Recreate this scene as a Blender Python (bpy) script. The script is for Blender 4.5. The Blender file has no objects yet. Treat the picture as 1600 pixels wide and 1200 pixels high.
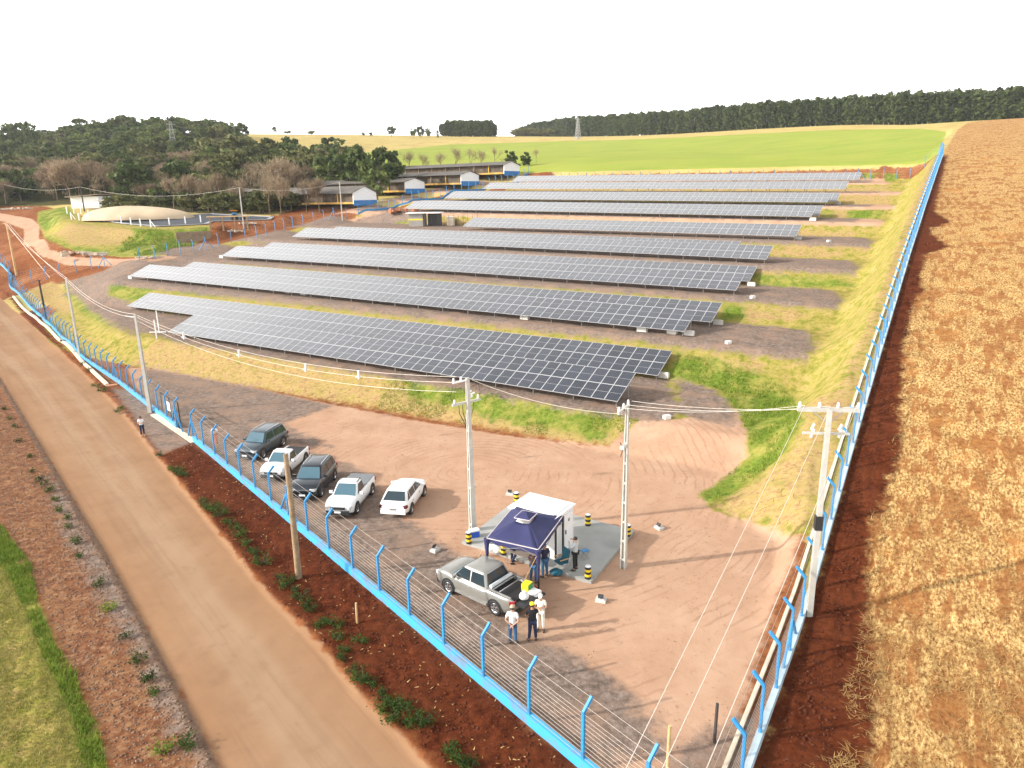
import bpy, math, random
import numpy as np
from mathutils import Vector, Matrix
random.seed(7)
RNG = np.random.default_rng(11)
SC = bpy.context.scene
COL = SC.collection

# ------------------------------------------------------------------ camera
H = 17.8
F = 1110.0
_dn = np.array([80.0, 4140.0, 1110.0]); _dn /= np.linalg.norm(_dn)
_up = -_dn
_fw = np.array([0, 0, 1.0]) - _up[2] * _up; _fw /= np.linalg.norm(_fw)
_rt = np.cross(_fw, _up)
if _rt[0] < 0: _rt = -_rt
RC = np.array([_rt, _fw, _up])
cam = bpy.data.cameras.new('camera')
cam.sensor_fit = 'HORIZONTAL'; cam.sensor_width = 36.0
cam.lens = 36.0 * F / 1600.0
cam.clip_start = 0.3; cam.clip_end = 6000
camo = bpy.data.objects.new('camera', cam); COL.objects.link(camo)
_X = RC @ np.array([1, 0, 0.]); _Yd = RC @ np.array([0, -1., 0]); _Zd = RC @ np.array([0, 0, -1.])
m = Matrix(((_X[0], _Yd[0], _Zd[0], 0), (_X[1], _Yd[1], _Zd[1], 0), (_X[2], _Yd[2], _Zd[2], H), (0, 0, 0, 1)))
camo.matrix_world = m
SC.camera = camo

# ------------------------------------------------------------------ world and sun
SUN_AZ = math.radians(191)      # direction TOWARDS the sun, measured from +X
SUN_EL = math.radians(27)
w = bpy.data.worlds.new('World'); SC.world = w; w.use_nodes = True
nt = w.node_tree; nt.nodes.clear()
sky = nt.nodes.new('ShaderNodeTexSky'); sky.sky_type = 'NISHITA'; sky.sun_disc = False
sky.sun_elevation = SUN_EL; sky.sun_rotation = math.atan2(math.cos(SUN_AZ), math.sin(SUN_AZ))
sky.air_density = 1.0; sky.dust_density = 4.0; sky.ozone_density = 1.0
hs = nt.nodes.new('ShaderNodeHueSaturation'); hs.inputs['Saturation'].default_value = 0.2
# bright thin cloud and haze: strongest towards the horizon
tc = nt.nodes.new('ShaderNodeTexCoord'); sx = nt.nodes.new('ShaderNodeSeparateXYZ')
hz = nt.nodes.new('ShaderNodeMapRange'); hz.inputs[1].default_value = 0.0; hz.inputs[2].default_value = 1.0; hz.inputs[3].default_value = 1.0; hz.inputs[4].default_value = 0.0
pw = nt.nodes.new('ShaderNodeMath'); pw.operation = 'POWER'; pw.inputs[1].default_value = 2.0
ml = nt.nodes.new('ShaderNodeMath'); ml.operation = 'MULTIPLY_ADD'; ml.inputs[1].default_value = 11.0; ml.inputs[2].default_value = 1.8
ad = nt.nodes.new('ShaderNodeMixRGB'); ad.blend_type = 'ADD'; ad.inputs[0].default_value = 1.0
bg = nt.nodes.new('ShaderNodeBackground'); bg.inputs['Strength'].default_value = 0.12
out = nt.nodes.new('ShaderNodeOutputWorld')
L = nt.links.new
L(tc.outputs['Generated'], sx.inputs[0]); L(sx.outputs[2], hz.inputs[0]); L(hz.outputs[0], pw.inputs[0]); L(pw.outputs[0], ml.inputs[0])
L(sky.outputs[0], hs.inputs['Color']); L(hs.outputs[0], ad.inputs[1]); L(ml.outputs[0], ad.inputs[2]); L(ad.outputs[0], bg.inputs[0]); L(bg.outputs[0], out.inputs[0])
sl = bpy.data.lights.new('sun', 'SUN'); sl.energy = 3.7; sl.angle = math.radians(1.0); sl.color = (1.0, 0.95, 0.86)
so = bpy.data.objects.new('sun', sl); COL.objects.link(so)
sd = Vector((math.cos(SUN_AZ) * math.cos(SUN_EL), math.sin(SUN_AZ) * math.cos(SUN_EL), math.sin(SUN_EL)))
so.rotation_euler = sd.to_track_quat('Z', 'Y').to_euler(); so.location = (-60, -20, 60)
SC.view_settings.view_transform = 'Standard'; SC.view_settings.look = 'None'
SC.view_settings.exposure = 0.5; SC.view_settings.gamma = 1.0; SC.view_settings.use_curve_mapping = False
SC.render.engine = 'CYCLES'
SC.cycles.max_bounces = 5; SC.cycles.diffuse_bounces = 3; SC.cycles.glossy_bounces = 3
SC.cycles.transparent_max_bounces = 8; SC.cycles.use_denoising = True

# ------------------------------------------------------------------ view rays and terrain
def ray(px, py):
    return RC @ np.array([px - 800.0, py - 600.0, F])
CA, SA = 0.8529, 0.5221            # the panel rows run along (CA,-SA); (SA,CA) points uphill
def st(x, y): return x * CA - y * SA, x * SA + y * CA
def xy(s, t): return s * CA + t * SA, -s * SA + t * CA
def ray_z(px, py, z):
    r = ray(px, py); k = (z - H) / r[2]; return r[0] * k, r[1] * k, z
def ray_Y(px, py, Y):
    r = ray(px, py); k = Y / r[1]; return r[0] * k, Y, H + r[2] * k
def ray_s(px, py, s0):
    r = ray(px, py); k = s0 / (r[0] * CA - r[1] * SA); return r[0] * k, r[1] * k, H + r[2] * k
def smooth(x, a, b):
    u = np.clip((x - a) / (b - a), 0, 1); return u * u * (3 - 2 * u)

def sdf(X, Y, poly):
    P = np.array(poly, float); out = np.full(len(X), -4.0)
    lo = P.min(0) - 4; hi = P.max(0) + 4
    sel = np.where((X > lo[0]) & (X < hi[0]) & (Y > lo[1]) & (Y < hi[1]))[0]
    if len(sel) == 0: return out
    Q = np.roll(P, -1, 0)
    x = X[sel]; y = Y[sel]; d = np.full(len(sel), 1e9); ins = np.zeros(len(sel), bool)
    for (ax, ay), (bx, by) in zip(P, Q):
        ex, ey = bx - ax, by - ay; l2 = ex * ex + ey * ey + 1e-12
        k = np.clip(((x - ax) * ex + (y - ay) * ey) / l2, 0, 1)
        dd = (x - ax - k * ex) ** 2 + (y - ay - k * ey) ** 2
        np.minimum(d, dd, out=d)
        c = ((ay > y) != (by > y))
        with np.errstate(divide='ignore', invalid='ignore'):
            xi = (bx - ax) * (y - ay) / (by - ay) + ax
        ins ^= c & (x < xi)
    d = np.sqrt(d); out[sel] = np.clip(np.where(ins, d, -d), -4, 4); return out

def ray_t(px, py, t0):
    r = ray(px, py); k = t0 / (r[0] * SA + r[1] * CA); return r[0] * k, r[1] * k, H + r[2] * k
SF = -3.6
FT = np.array([-200, 0, 27, 31, 37, 45, 57, 69, 84, 112, 155, 172, 250, 330, 400, 450, 600, 1200.])
FZ = np.array([0, 0, 0, .25, 1.5, 3.3, 5.7, 7.9, 10.7, 15.0, 21.0, 23.2, 30.5, 38.5, 45.6, 47.5, 48, 40.])
def zF(t): return np.interp(t, FT, FZ)

# each row: right lower corner in the view, depth of it, rise of the row per metre to the left
ROW = {}
def _corner(px, py, D):
    r = ray(px, py); k = D / F; return np.array([r[0] * k, r[1] * k, H + r[2] * k])
for n, (px, py, D, g) in {1: (965, 628, 54.7, .0134), 2: (1069.4, 518.5, 67.8, .0167), 3: (1150, 454, 80.1, .0156), 4: (1197.5, 405.6, 91.4, .0195),
                          5: (1244.4, 369.4, 102.7, .0172), 6: (1268, 338.8, 114., .021), 7: (1292.5, 316.3, 125.3, .021),
                          8: (1321.3, 295.6, 136.6, .020), 9: (1342.5, 280.6, 147.9, .019)}.items():
    P = _corner(px, py, D); s_, t_ = st(P[0], P[1])
    ROW[n] = dict(P=P, s=s_, t=t_, z=P[2], g=g)
LIFT = 0.6
_tt, _ta, _tb = [-500, ROW[1]['t'] - 5.0], [0, 0], [0, 0]
for n in range(1, 10):
    R = ROW[n]; z = R['z'] - LIFT
    _tt += [R['t'] - 1.5, R['t'] + 9.4]; _ta += [z, z + .12]; _tb += [R['g'], R['g']]
_tt += [ROW[9]['t'] + 14, 1500]; _ta += [_ta[-1] + 2.2, _ta[-1] + 2.2]; _tb += [.019, .019]
def terr(s, t):
    return np.interp(t, _tt, _ta) + np.interp(t, _tt, _tb) * (-19 - np.maximum(s, -125))

CP = [ray_t(px, py, 187) for px, py in ((880, 264), (1000, 262), (1120, 259.5), (1230, 257), (1340, 254.5), (1420, 252))]
for t in (-40, -10, 10, 20, 27, 31, 37, 45, 57, 69, 84, 112, 155, 172, 210, 250, 330, 400, 450, 600):
    for s_ in ((SF, 40, 110) if t < 260 else (0, 60, 200)):
        a, b = xy(s_, t); CP.append((a, b, float(zF(t))))
for a, b in [(0, 0), (-20, 0), (-50, 0), (0, 22), (-20, 20), (-45, 20), (-80, 20), (-12, 40), (-35, 40), (-60, 45), (-90, 45), (-120, 50), (-45, 62), (-60, 80), (-70, 65), (-95, 70), (-10, -40), (-60, -40)]:
    CP.append((a, b, 0.0))
for p in [(160, 578, 0), (125, 556, .1), (100, 532, .3), (75, 506, .75), (60, 491, 1.1), (40, 472, 1.75), (20, 453, 2.7), (30, 500, 1.1), (0, 470, 2.1), (-40, 440, 3.4), (200, 562, 0), (60, 475, 1.2), (107, 452, 3.2), (132, 482, 2.7), (172, 510, 2.3), (-60, 520, 1.0), (0, 520, .8), (0, 600, .1),
          (150, 440, 4.6), (200, 470, 3.6), (-200, 450, 3.0), (-200, 330, 13)]:
    CP.append(ray_z(*p))
for p in [(30, 432, 140), (0, 405, 158), (0, 455, 132), (-150, 380, 170), (100, 425, 132), (200, 410, 128), (300, 398, 128), (380, 375, 138), (450, 357, 145), (520, 343, 152), (600, 327, 158),
          (640, 320, 163), (740, 303, 178), (810, 292, 186), (575, 320, 162), (640, 308, 176), (735, 295, 190), (800, 283, 205), (60, 395, 146), (60, 345, 185), (120, 326, 190), (0, 325, 215), (200, 333, 190),
          (300, 345, 165), (130, 345, 160), (250, 395, 132), (400, 345, 165), (350, 320, 200), (420, 322, 200), (-200, 300, 230),
          (0, 262, 340), (100, 233, 400), (200, 209, 430), (300, 213, 440), (385, 222, 420), (-150, 262, 400), (-300, 250, 420), (340, 228, 380),
          (450, 216, 720), (600, 215.5, 760), (800, 214.5, 780), (900, 214, 700), (1000, 212, 600), (1200, 202.5, 500), (1350, 195, 440),
          (450, 262, 300), (600, 262, 270), (750, 262, 240), (600, 235, 460), (800, 235, 430), (950, 240, 340), (1100, 240, 290), (1300, 235, 260)]:
    CP.append(ray_Y(*p))
for n in range(2, 10):           # beside the left ends of the rows
    R = ROW[n]
    for ds in (-118, -135):
        if ds == -135 and n < 4: continue
        a, b = xy(ds, R['t'] + 3); CP.append((a, b, R['z'] - LIFT + R['g'] * 100 + .3))
CP = np.array([c for c in CP if c is not None])
def _U(r2): return np.where(r2 > 0, r2 * np.log(np.maximum(r2, 1e-9)), 0)
_sc = 100.0
_P = CP[:, :2] / _sc
_K = _U(((_P[:, None] - _P[None]) ** 2).sum(-1)) + np.eye(len(CP)) * 4e-3
_Q = np.hstack([np.ones((len(CP), 1)), _P])
_M = np.block([[_K, _Q], [_Q.T, np.zeros((3, 3))]])
_W = np.linalg.solve(_M, np.concatenate([CP[:, 2], np.zeros(3)]))
def tps(x, y):
    x = np.asarray(x, float).ravel() / _sc; y = np.asarray(y, float).ravel() / _sc
    o = np.empty_like(x)
    for i in range(0, len(x), 20000):
        a = x[i:i + 20000]; b = y[i:i + 20000]
        r2 = (a[:, None] - _P[:, 0]) ** 2 + (b[:, None] - _P[:, 1]) ** 2
        o[i:i + 20000] = _U(r2) @ _W[:len(_P)] + _W[-3] + _W[-2] * a + _W[-1] * b
    return o
PZ = 12.6
def ray_p(px, py, up=0.0):
    """the top of the grassy mound, which rises gently away from the camera"""
    r = ray(px, py); k = (PZ + up - .085 * 154 - H) / (r[2] - .085 * r[1]); return r[0] * k, r[1] * k, H + r[2] * k
PLAT = [ray_p(x_, y_)[:2] for x_, y_ in ((100, 344), (140, 351), (200, 357), (250, 359), (335, 355), (345, 350), (440, 345), (440, 337), (340, 334), (240, 334), (140, 335), (95, 335))]
def ground(x, y):
    sh = np.shape(x)
    x = np.asarray(x, float).ravel(); y = np.asarray(y, float).ravel()
    s, t = st(x, y)
    zb = tps(x, y)
    # beyond the camera's surroundings keep the sheet tame
    far = smooth(np.hypot(x, y), 900, 1600); zb = zb * (1 - far) + 30 * far
    sa = np.interp(t, [30, 36, 39, 47, 60, 185], [-5.2, -6, -11, -11.2, -9.2, -9.2])
    slf = np.interp(t, [0, 42, 47, 52, 58, 66, 185], [-78, -78, -82, -92, -104, -113, -113])
    M = (1 - smooth(s, sa, np.minimum(sa + 6.5, -4.2))) * smooth(s, slf - 9, slf) * (1 - smooth(t, 176, 184)) * smooth(t, -60, -30)
    z = zb * (1 - M) + terr(s, t) * M
    q = smooth(sdf(x, y, PLAT), -3.9, -.2); z = z * (1 - q) + (PZ + .085 * (y - 154)) * q
    # right of the terraces follow the fence line exactly
    R = smooth(s, np.minimum(sa + 3, -5.6), -4.4)
    z = z * (1 - R) + zF(t) * R * 1.0
    return np.maximum(z, -1.0).reshape(sh)
def at(px, py, z0=None, lift=0.0):
    """the point of the ground seen at a place in the photograph"""
    r = ray(px, py); ks = np.concatenate([np.linspace(8, 220, 1060), np.linspace(221, 1100, 880)]) / r[1]
    g = ground(r[0] * ks, r[1] * ks); zz = H + r[2] * ks
    b = zz < g
    if not b.any(): k = ks[-1]
    else:
        i = int(np.argmax(b)); i = max(i, 1); d0 = zz[i - 1] - g[i - 1]; d1 = zz[i] - g[i]
        k = ks[i - 1] + (ks[i] - ks[i - 1]) * d0 / (d0 - d1)
    return Vector((r[0] * k, r[1] * k, float(H + r[2] * k) + lift))
def gz(x, y): return float(ground(np.array([x]), np.array([y]))[0])
def top_at(base, px, py):
    """height of a vertical thing standing at base whose top is seen at px,py"""
    r = ray(px, py); k = math.hypot(base[0], base[1]) / math.hypot(r[0], r[1]); return H + r[2] * k - base[2]

# ------------------------------------------------------------------ material helpers
def new_mat(name):
    m = bpy.data.materials.new(name); m.use_nodes = True
    nt = m.node_tree; b = nt.nodes['Principled BSDF']; return m, nt, b
def mat(name, col, rough=0.6, metal=0.0, var=0.12, scale=3.0, bump=0.0, spec=None, coat=0.0, emit=None):
    """plain paint / plastic / metal with a little uneven tone"""
    m, nt, b = new_mat(name)
    b.inputs['Roughness'].default_value = rough; b.inputs['Metallic'].default_value = metal
    if spec is not None: b.inputs['Specular IOR Level'].default_value = spec
    if coat: b.inputs['Coat Weight'].default_value = coat; b.inputs['Coat Roughness'].default_value = 0.08
    if var > 0:
        tc = nt.nodes.new('ShaderNodeTexCoord'); n = nt.nodes.new('ShaderNodeTexNoise')
        n.inputs['Scale'].default_value = scale; n.inputs['Detail'].default_value = 5
        nt.links.new(tc.outputs['Object'], n.inputs['Vector'])
        r = nt.nodes.new('ShaderNodeValToRGB')
        r.color_ramp.elements[0].position = .3; r.color_ramp.elements[1].position = .7
        r.color_ramp.elements[0].color = tuple(c * (1 - var) for c in col) + (1,)
        r.color_ramp.elements[1].color = tuple(min(1, c * (1 + var)) for c in col) + (1,)
        nt.links.new(n.outputs['Fac'], r.inputs[0]); nt.links.new(r.outputs[0], b.inputs['Base Color'])
        if bump > 0:
            bp = nt.nodes.new('ShaderNodeBump'); bp.inputs['Strength'].default_value = bump; bp.inputs['Distance'].default_value = 0.02
            nt.links.new(n.outputs['Fac'], bp.inputs['Height']); nt.links.new(bp.outputs[0], b.inputs['Normal'])
    else:
        b.inputs['Base Color'].default_value = tuple(col) + (1,)
    return m
def link(name, me, mats=(), parent=None, loc=None):
    o = bpy.data.objects.new(name, me); COL.objects.link(o)
    if not isinstance(mats, (list, tuple)): mats = [mats]
    for m_ in mats:
        if m_ is not None and m_.name not in [x.name for x in me.materials if x]: me.materials.append(m_)
    if parent is not None: o.parent = parent
    if loc is not None: o.location = loc
    return o
def npmesh(name, V, Fq, smoothf=False):
    """fast mesh out of arrays; Fq is an (n,k) array of indices"""
    me = bpy.data.meshes.new(name); V = np.asarray(V, np.float32); Fq = np.asarray(Fq, np.int32)
    me.vertices.add(len(V)); me.vertices.foreach_set('co', V.ravel())
    n, k = Fq.shape
    me.loops.add(n * k); me.loops.foreach_set('vertex_index', Fq.ravel())
    me.polygons.add(n); me.polygons.foreach_set('loop_start', np.arange(0, n * k, k, dtype=np.int32))
    me.polygons.foreach_set('loop_total', np.full(n, k, np.int32))
    if smoothf: me.polygons.foreach_set('use_smooth', np.ones(n, bool))
    me.update(calc_edges=True); return me
def tag(o, label=None, cat=None, group=None, kind=None):
    if label: o['label'] = label
    if cat: o['category'] = cat
    if group: o['group'] = group
    if kind: o['kind'] = kind
    return o
def empty(name, loc=(0, 0, 0), rz=0.0, label=None, cat=None, group=None):
    o = bpy.data.objects.new(name, None); COL.objects.link(o); o.location = loc; o.rotation_euler = (0, 0, rz)
    o.empty_display_size = 0.3
    return tag(o, label, cat, group)
def copy_tree(o, parent=None):
    c = o.copy(); COL.objects.link(c); c.parent = parent
    for ch in KIDS.get(o.name, []) or list(o.children): copy_tree(ch, c)
    return c
KIDS = {}

# ------------------------------------------------------------------ what covers the ground where
def dens(pl, step=18):
    o = []
    for i in range(len(pl)):
        a = np.array(pl[i], float); b = np.array(pl[(i + 1) % len(pl)], float)
        n = max(1, int(np.hypot(*(b - a)) / step))
        for j in range(n): o.append(tuple(a + (b - a) * j / n))
    return o
def PX(pl, step=18): return [tuple(at(*p)[:2]) for p in dens(pl, step)]
def ST(pl): return [xy(*p) for p in pl]
def band(s0, s1, t0, t1): return ST([(s0, t0), (s1, t0), (s1, t1), (s0, t1)])
LAY = {k: [] for k in ['green', 'floor', 'soil', 'straw', 'bank', 'dryturf', 'lush', 'brown', 'yard', 'gravel', 'verge', 'road', 'gutter']}
NAMES = dict(dry='far_field', green='green_field', floor='forest_floor', soil='red_soil', straw='stubble_field', bank='grass_bank', dryturf='dry_turf', lush='lush_grass',
             brown='stony_verge', yard='dirt_yard', gravel='gravel', verge='soil_verge', road='road', gutter='gutter')
# far fields
LAY['green'].append(PX([(820, 270), (1462, 256), (1479, 206), (1440, 201), (1300, 203), (1200, 208), (1080, 214), (960, 219), (860, 221), (700, 226), (600, 236), (500, 243), (480, 262), (600, 272), (700, 272)]))
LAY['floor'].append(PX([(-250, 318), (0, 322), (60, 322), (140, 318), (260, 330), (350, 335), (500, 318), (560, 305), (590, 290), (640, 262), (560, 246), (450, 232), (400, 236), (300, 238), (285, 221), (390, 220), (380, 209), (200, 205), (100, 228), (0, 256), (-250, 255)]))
LAY['soil'].append(PX([(-200, 335), (0, 322), (70, 322), (140, 340), (300, 345), (420, 338), (500, 316), (545, 322), (600, 330), (690, 305), (800, 292), (820, 272), (860, 268), (900, 330), (640, 330), (560, 352), (430, 382), (300, 402), (190, 418), (110, 440), (45, 455), (0, 470), (-40, 470), (-200, 440)]))
LAY['soil'].append(band(-96, SF + .2, 176, 180.6))
LAY['soil'].append(ST([(-4.9, 48), (-4.7, 60), (-4.4, 72), (-4.5, 92), (-4.9, 96), (-5.5, 80), (-5.3, 62), (-5.5, 48)]))           # bare strip behind the far fence
LAY['soil'].append(PX([(1340, 300), (1372, 300), (1395, 262), (1380, 258)]))
LAY['soil'].append(PX([(1310, 345), (1345, 345), (1352, 310), (1380, 285), (1330, 282), (1300, 310)]))
LAY['dryturf'].append(PX([(1176, 468), (1190, 468), (1186, 505), (1166, 505)])); LAY['dryturf'].append(PX([(1215, 418), (1232, 420), (1222, 436), (1208, 434)]))
# field on the right
LAY['straw'].append(ST([(SF, -60), (SF, 178), (-3.2, 250), (-2.5, 320), (0, 375), (10, 412), (30, 436), (140, 440), (300, 300), (300, -60)]))
LAY['verge'].append(ST([(SF + .05, -60)] + [(SF + .05, t) for t in range(-40, 179, 10)] + [(SF + 1.0, 178), (SF + 1.3, 120), (SF + 1.6, 90), (SF + 1.5, 60), (SF + 2.6, 44), (SF + 2.0, 36), (SF + 2.6, 30), (SF + 3.4, 24), (SF + 3.0, 10), (SF + 3.4, -60)]))
LAY['soil'].append(ST([(-110, -60), (SF + .3, -60), (SF + .3, 60), (-70, 60), (-100, 70), (-125, 66)]))
for q_ in ([(1448, 300), (1464, 304), (1460, 330), (1486, 346), (1462, 356), (1440, 352), (1436, 330)], [(1428, 370), (1456, 366), (1484, 386), (1450, 396), (1424, 410), (1418, 400)], [(1405, 430), (1430, 420), (1445, 450), (1420, 480), (1400, 490)]): LAY['verge'].append(PX(q_))
# the site: turf everywhere, then treads, yard, track
LAY['bank'].append(ST([(-120, 60), (-104, 44), (-76, 43.8), (-30, 44.6), (-14, 44.6), (-10.5, 36), (-4.4, 35), (SF, 30), (SF, 178), (-95, 178), (-108, 150), (-122, 90)]))
LAY['bank'].append(PX([(-30, 800), (12, 840), (40, 900), (70, 960), (100, 1050), (130, 1110), (160, 1160), (175, 1230), (-100, 1300), (-100, 800)]))
LAY['dryturf'].append(PX([(1110, 795), (1250, 838), (1330, 640), (1372, 500), (1420, 380), (1462, 262), (1450, 262), (1432, 300), (1396, 400), (1374, 462), (1335, 552), (1316, 604), (1240, 640), (1256, 660), (1235, 705), (1180, 752)]))
LAY['dryturf'].append(ST([(-77, 43.6), (-14.5, 44.3), (-17, 45.6), (-32, 46.3), (-44, 47.7), (-77, 47.6)]))
LAY['soil'].append(ST([(-16, 46.0), (-40, 46.8), (-40, 47.6), (-16, 47.4)]))
LAY['dryturf'].append(PX([(45, 453), (72, 474), (100, 495), (125, 470), (107, 452), (80, 440)]))
for n in range(2, 10):
    R = ROW[n]; LAY['dryturf'].append(band(-100, -12.5, R['t'] - 5.2, R['t'] - 3.4))
LAY['dryturf'].append(PX([(1290, 300), (1390, 290), (1390, 330), (1300, 342)]))
LAY['dryturf'].append(PX([(1205, 392), (1290, 388), (1360, 392), (1355, 380), (1250, 378)]))
LAY['dryturf'].append(PX([(1170, 420), (1240, 425), (1225, 445), (1180, 436)]))
LAY['dryturf'].append(PX([(1100, 560), (1122, 568), (1105, 615), (1085, 610)]))
LAY['lush'].append(PX([(1056, 552), (1108, 560), (1160, 575), (1205, 590), (1240, 620), (1254, 655), (1228, 704), (1180, 750), (1120, 782), (1090, 788), (1092, 768), (1135, 745), (1168, 715), (1168, 680), (1150, 640), (1125, 610), (1060, 592), (1036, 586)]))
LAY['lush'].append(PX([(1175, 428), (1215, 430), (1300, 436), (1340, 445), (1290, 449), (1215, 451), (1175, 447)]))
LAY['lush'].append(PX([(1130, 472), (1164, 480), (1160, 502), (1125, 500)]))
LAY['lush'].append(PX([(640, 590), (760, 612), (860, 634), (960, 655), (940, 690), (860, 672), (760, 652), (640, 620)]))
LAY['lush'].append(PX([(1285, 328), (1302, 330), (1302, 342), (1282, 343)])); LAY['lush'].append(PX([(1325, 328), (1385, 326), (1370, 342), (1322, 344)]))
LAY['lush'].append(PX([(1345, 272), (1370, 270), (1368, 282), (1346, 284)])); LAY['lush'].append(PX([(1380, 272), (1405, 272), (1400, 283), (1380, 283)]))
LAY['lush'].append(PX([(100, 440), (118, 452), (150, 482), (180, 508), (168, 512), (132, 492), (100, 462)]))
LAY['lush'].append(PX([(166, 440), (200, 432), (260, 446), (330, 452), (400, 458), (330, 464), (240, 452), (220, 468), (195, 470), (172, 462)]))
LAY['lush'].append(PX([(-30, 800), (10, 826), (22, 848), (52, 880), (60, 940), (90, 1010), (120, 1050), (135, 1100), (158, 1140), (170, 1210), (130, 1210), (110, 1120), (70, 1040), (40, 960), (10, 900), (-30, 850)]))
LAY['bank'].append(PX([(60, 330), (108, 322), (135, 345), (200, 350), (330, 352), (328, 363), (300, 385), (262, 400), (190, 402), (115, 392), (72, 372), (58, 350)], 10))
LAY['lush'].append(PX([(60, 330), (104, 323), (118, 336), (96, 345), (74, 360), (60, 352)], 10)); LAY['lush'].append(PX([(205, 356), (260, 359), (330, 354), (326, 364), (300, 385), (262, 400), (190, 400), (178, 388), (212, 372)], 10))
LAY['lush'].append(PX([(70, 366), (110, 384), (180, 392), (186, 401), (115, 391), (72, 374)], 10))
LAY['lush'].append(PX([(640, 318), (700, 308), (690, 318), (645, 325)]))
LAY['lush'].append(PX([(586, 342), (600, 331), (640, 333), (640, 352), (600, 350)]))
LAY['yard'].append(PX([(1020, 1300), (911, 1202), (617, 954), (420, 777), (303, 690), (215, 612), (200, 575), (228, 573), (300, 588), (400, 607), (520, 632), (650, 657), (800, 682), (950, 697), (985, 668), (1005, 655), (1060, 655), (1150, 640), (1168, 680), (1166, 715), (1135, 745), (1090, 772), (1112, 797), (1250, 840), (1195, 990), (1100, 1300)]))
for n in range(1, 10):
    R = ROW[n]; se = {1: -14.5, 2: -9.4, 3: -9.2, 4: -9.3, 5: -9.2, 6: -9.2, 7: -8.6, 8: -8.8, 9: -12}[n]
    poly = ST([(-122 if n > 3 else -128, R['t'] - 2.6), (se, R['t'] - 2.4), (se + .1, R['t'] + 1.5), (se - .9, R['t'] + 6), (se - 2, R['t'] + 9.2), (-122 if n > 3 else -128, R['t'] + 9.4)])
    if n > 5:
        LAY['yard'].append(poly)
        LAY['gravel'].append(band(-120, se - 4, R['t'] - 1.5, R['t'] + 9.0))
    elif n > 1: LAY['gravel'].append(poly)
    else: LAY['gravel'].append(PX([(132, 480), (172, 508), (215, 525)]) + ST([(-74, 47.6), (-17, 47.3)]) + PX([(1060, 648), (1150, 668), (1152, 648), (1120, 612), (1060, 592)]) + ST([(-20, 58.6), (-99, 58.6)]))
LAY['gravel'].append(PX([(98, 442), (190, 415), (300, 401), (420, 376), (520, 352), (600, 332), (640, 326), (640, 345), (560, 356), (430, 400), (300, 420), (205, 430), (168, 440), (172, 462), (210, 474), (300, 520), (215, 520), (172, 504), (132, 476), (107, 449)]))
LAY['yard'].append(PX([(350, 395), (420, 374), (520, 348), (600, 330), (690, 313), (700, 318), (600, 340), (520, 356), (440, 372)]))
LAY['gravel'].append(PX([(225, 573), (300, 588), (400, 607), (520, 634), (440, 662), (520, 700), (420, 690), (560, 730), (620, 800), (720, 870), (800, 970), (960, 1060), (1060, 1180), (900, 1185), (617, 950), (420, 772), (303, 688), (215, 608)]))
LAY['gravel'].append(PX([(170, 606), (215, 612), (303, 688), (298, 694), (250, 712), (232, 690), (205, 650)]))
LAY['gravel'].append(PX([(1060, 1160), (1180, 1110), (1150, 1230), (1040, 1230)]))
# paths and bare ground on the left
LAY['yard'].append(PX([(-100, 338), (0, 333), (50, 342), (62, 352), (60, 372), (78, 390), (120, 402), (200, 405), (280, 396), (300, 402), (190, 416), (110, 415), (60, 398), (36, 380), (38, 358), (0, 345), (-100, 348)]))
LAY['dryturf'].append(PX([(120, 350), (205, 358), (215, 364), (180, 382), (120, 384), (86, 366), (100, 352)]))
# road, its gutter, the verges
LAY['verge'].append(PX([(-60, 440), (0, 450), (18, 462), (60, 500), (118, 560), (172, 606), (205, 650), (235, 692), (250, 712), (300, 692), (420, 778), (617, 953), (911, 1202), (1000, 1290), (760, 1330), (690, 1200), (640, 1150), (560, 1075), (500, 1000), (420, 925), (330, 810), (250, 712), (190, 630), (130, 572), (60, 520), (0, 450)]))
LAY['brown'].append(PX([(-80, 560), (0, 570), (60, 680), (170, 870), (260, 1030), (360, 1210), (175, 1230), (150, 1130), (110, 1060), (70, 960), (20, 850), (-60, 800)]))
LAY['gravel'].append(PX([(70, 745), (98, 760), (130, 815), (180, 890), (240, 1000), (300, 1100), (350, 1210), (320, 1215), (255, 1110), (205, 1010), (150, 920), (100, 830)]))
LAY['road'].append(PX([(-120, 380), (-60, 440), (0, 466), (30, 490), (75, 530), (130, 580), (190, 640), (250, 716), (330, 815), (420, 926), (500, 1004), (560, 1082), (640, 1160), (705, 1240), (760, 1330), (400, 1330), (348, 1210), (260, 1040), (170, 872), (62, 692), (0, 590), (-120, 480)]))
LAY['gutter'].append(PX([(348, 1210), (260, 1040), (170, 872), (62, 692), (0, 590), (-20, 575), (-32, 575), (0, 602), (55, 695), (160, 874), (248, 1042), (333, 1210)], 40))
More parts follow.
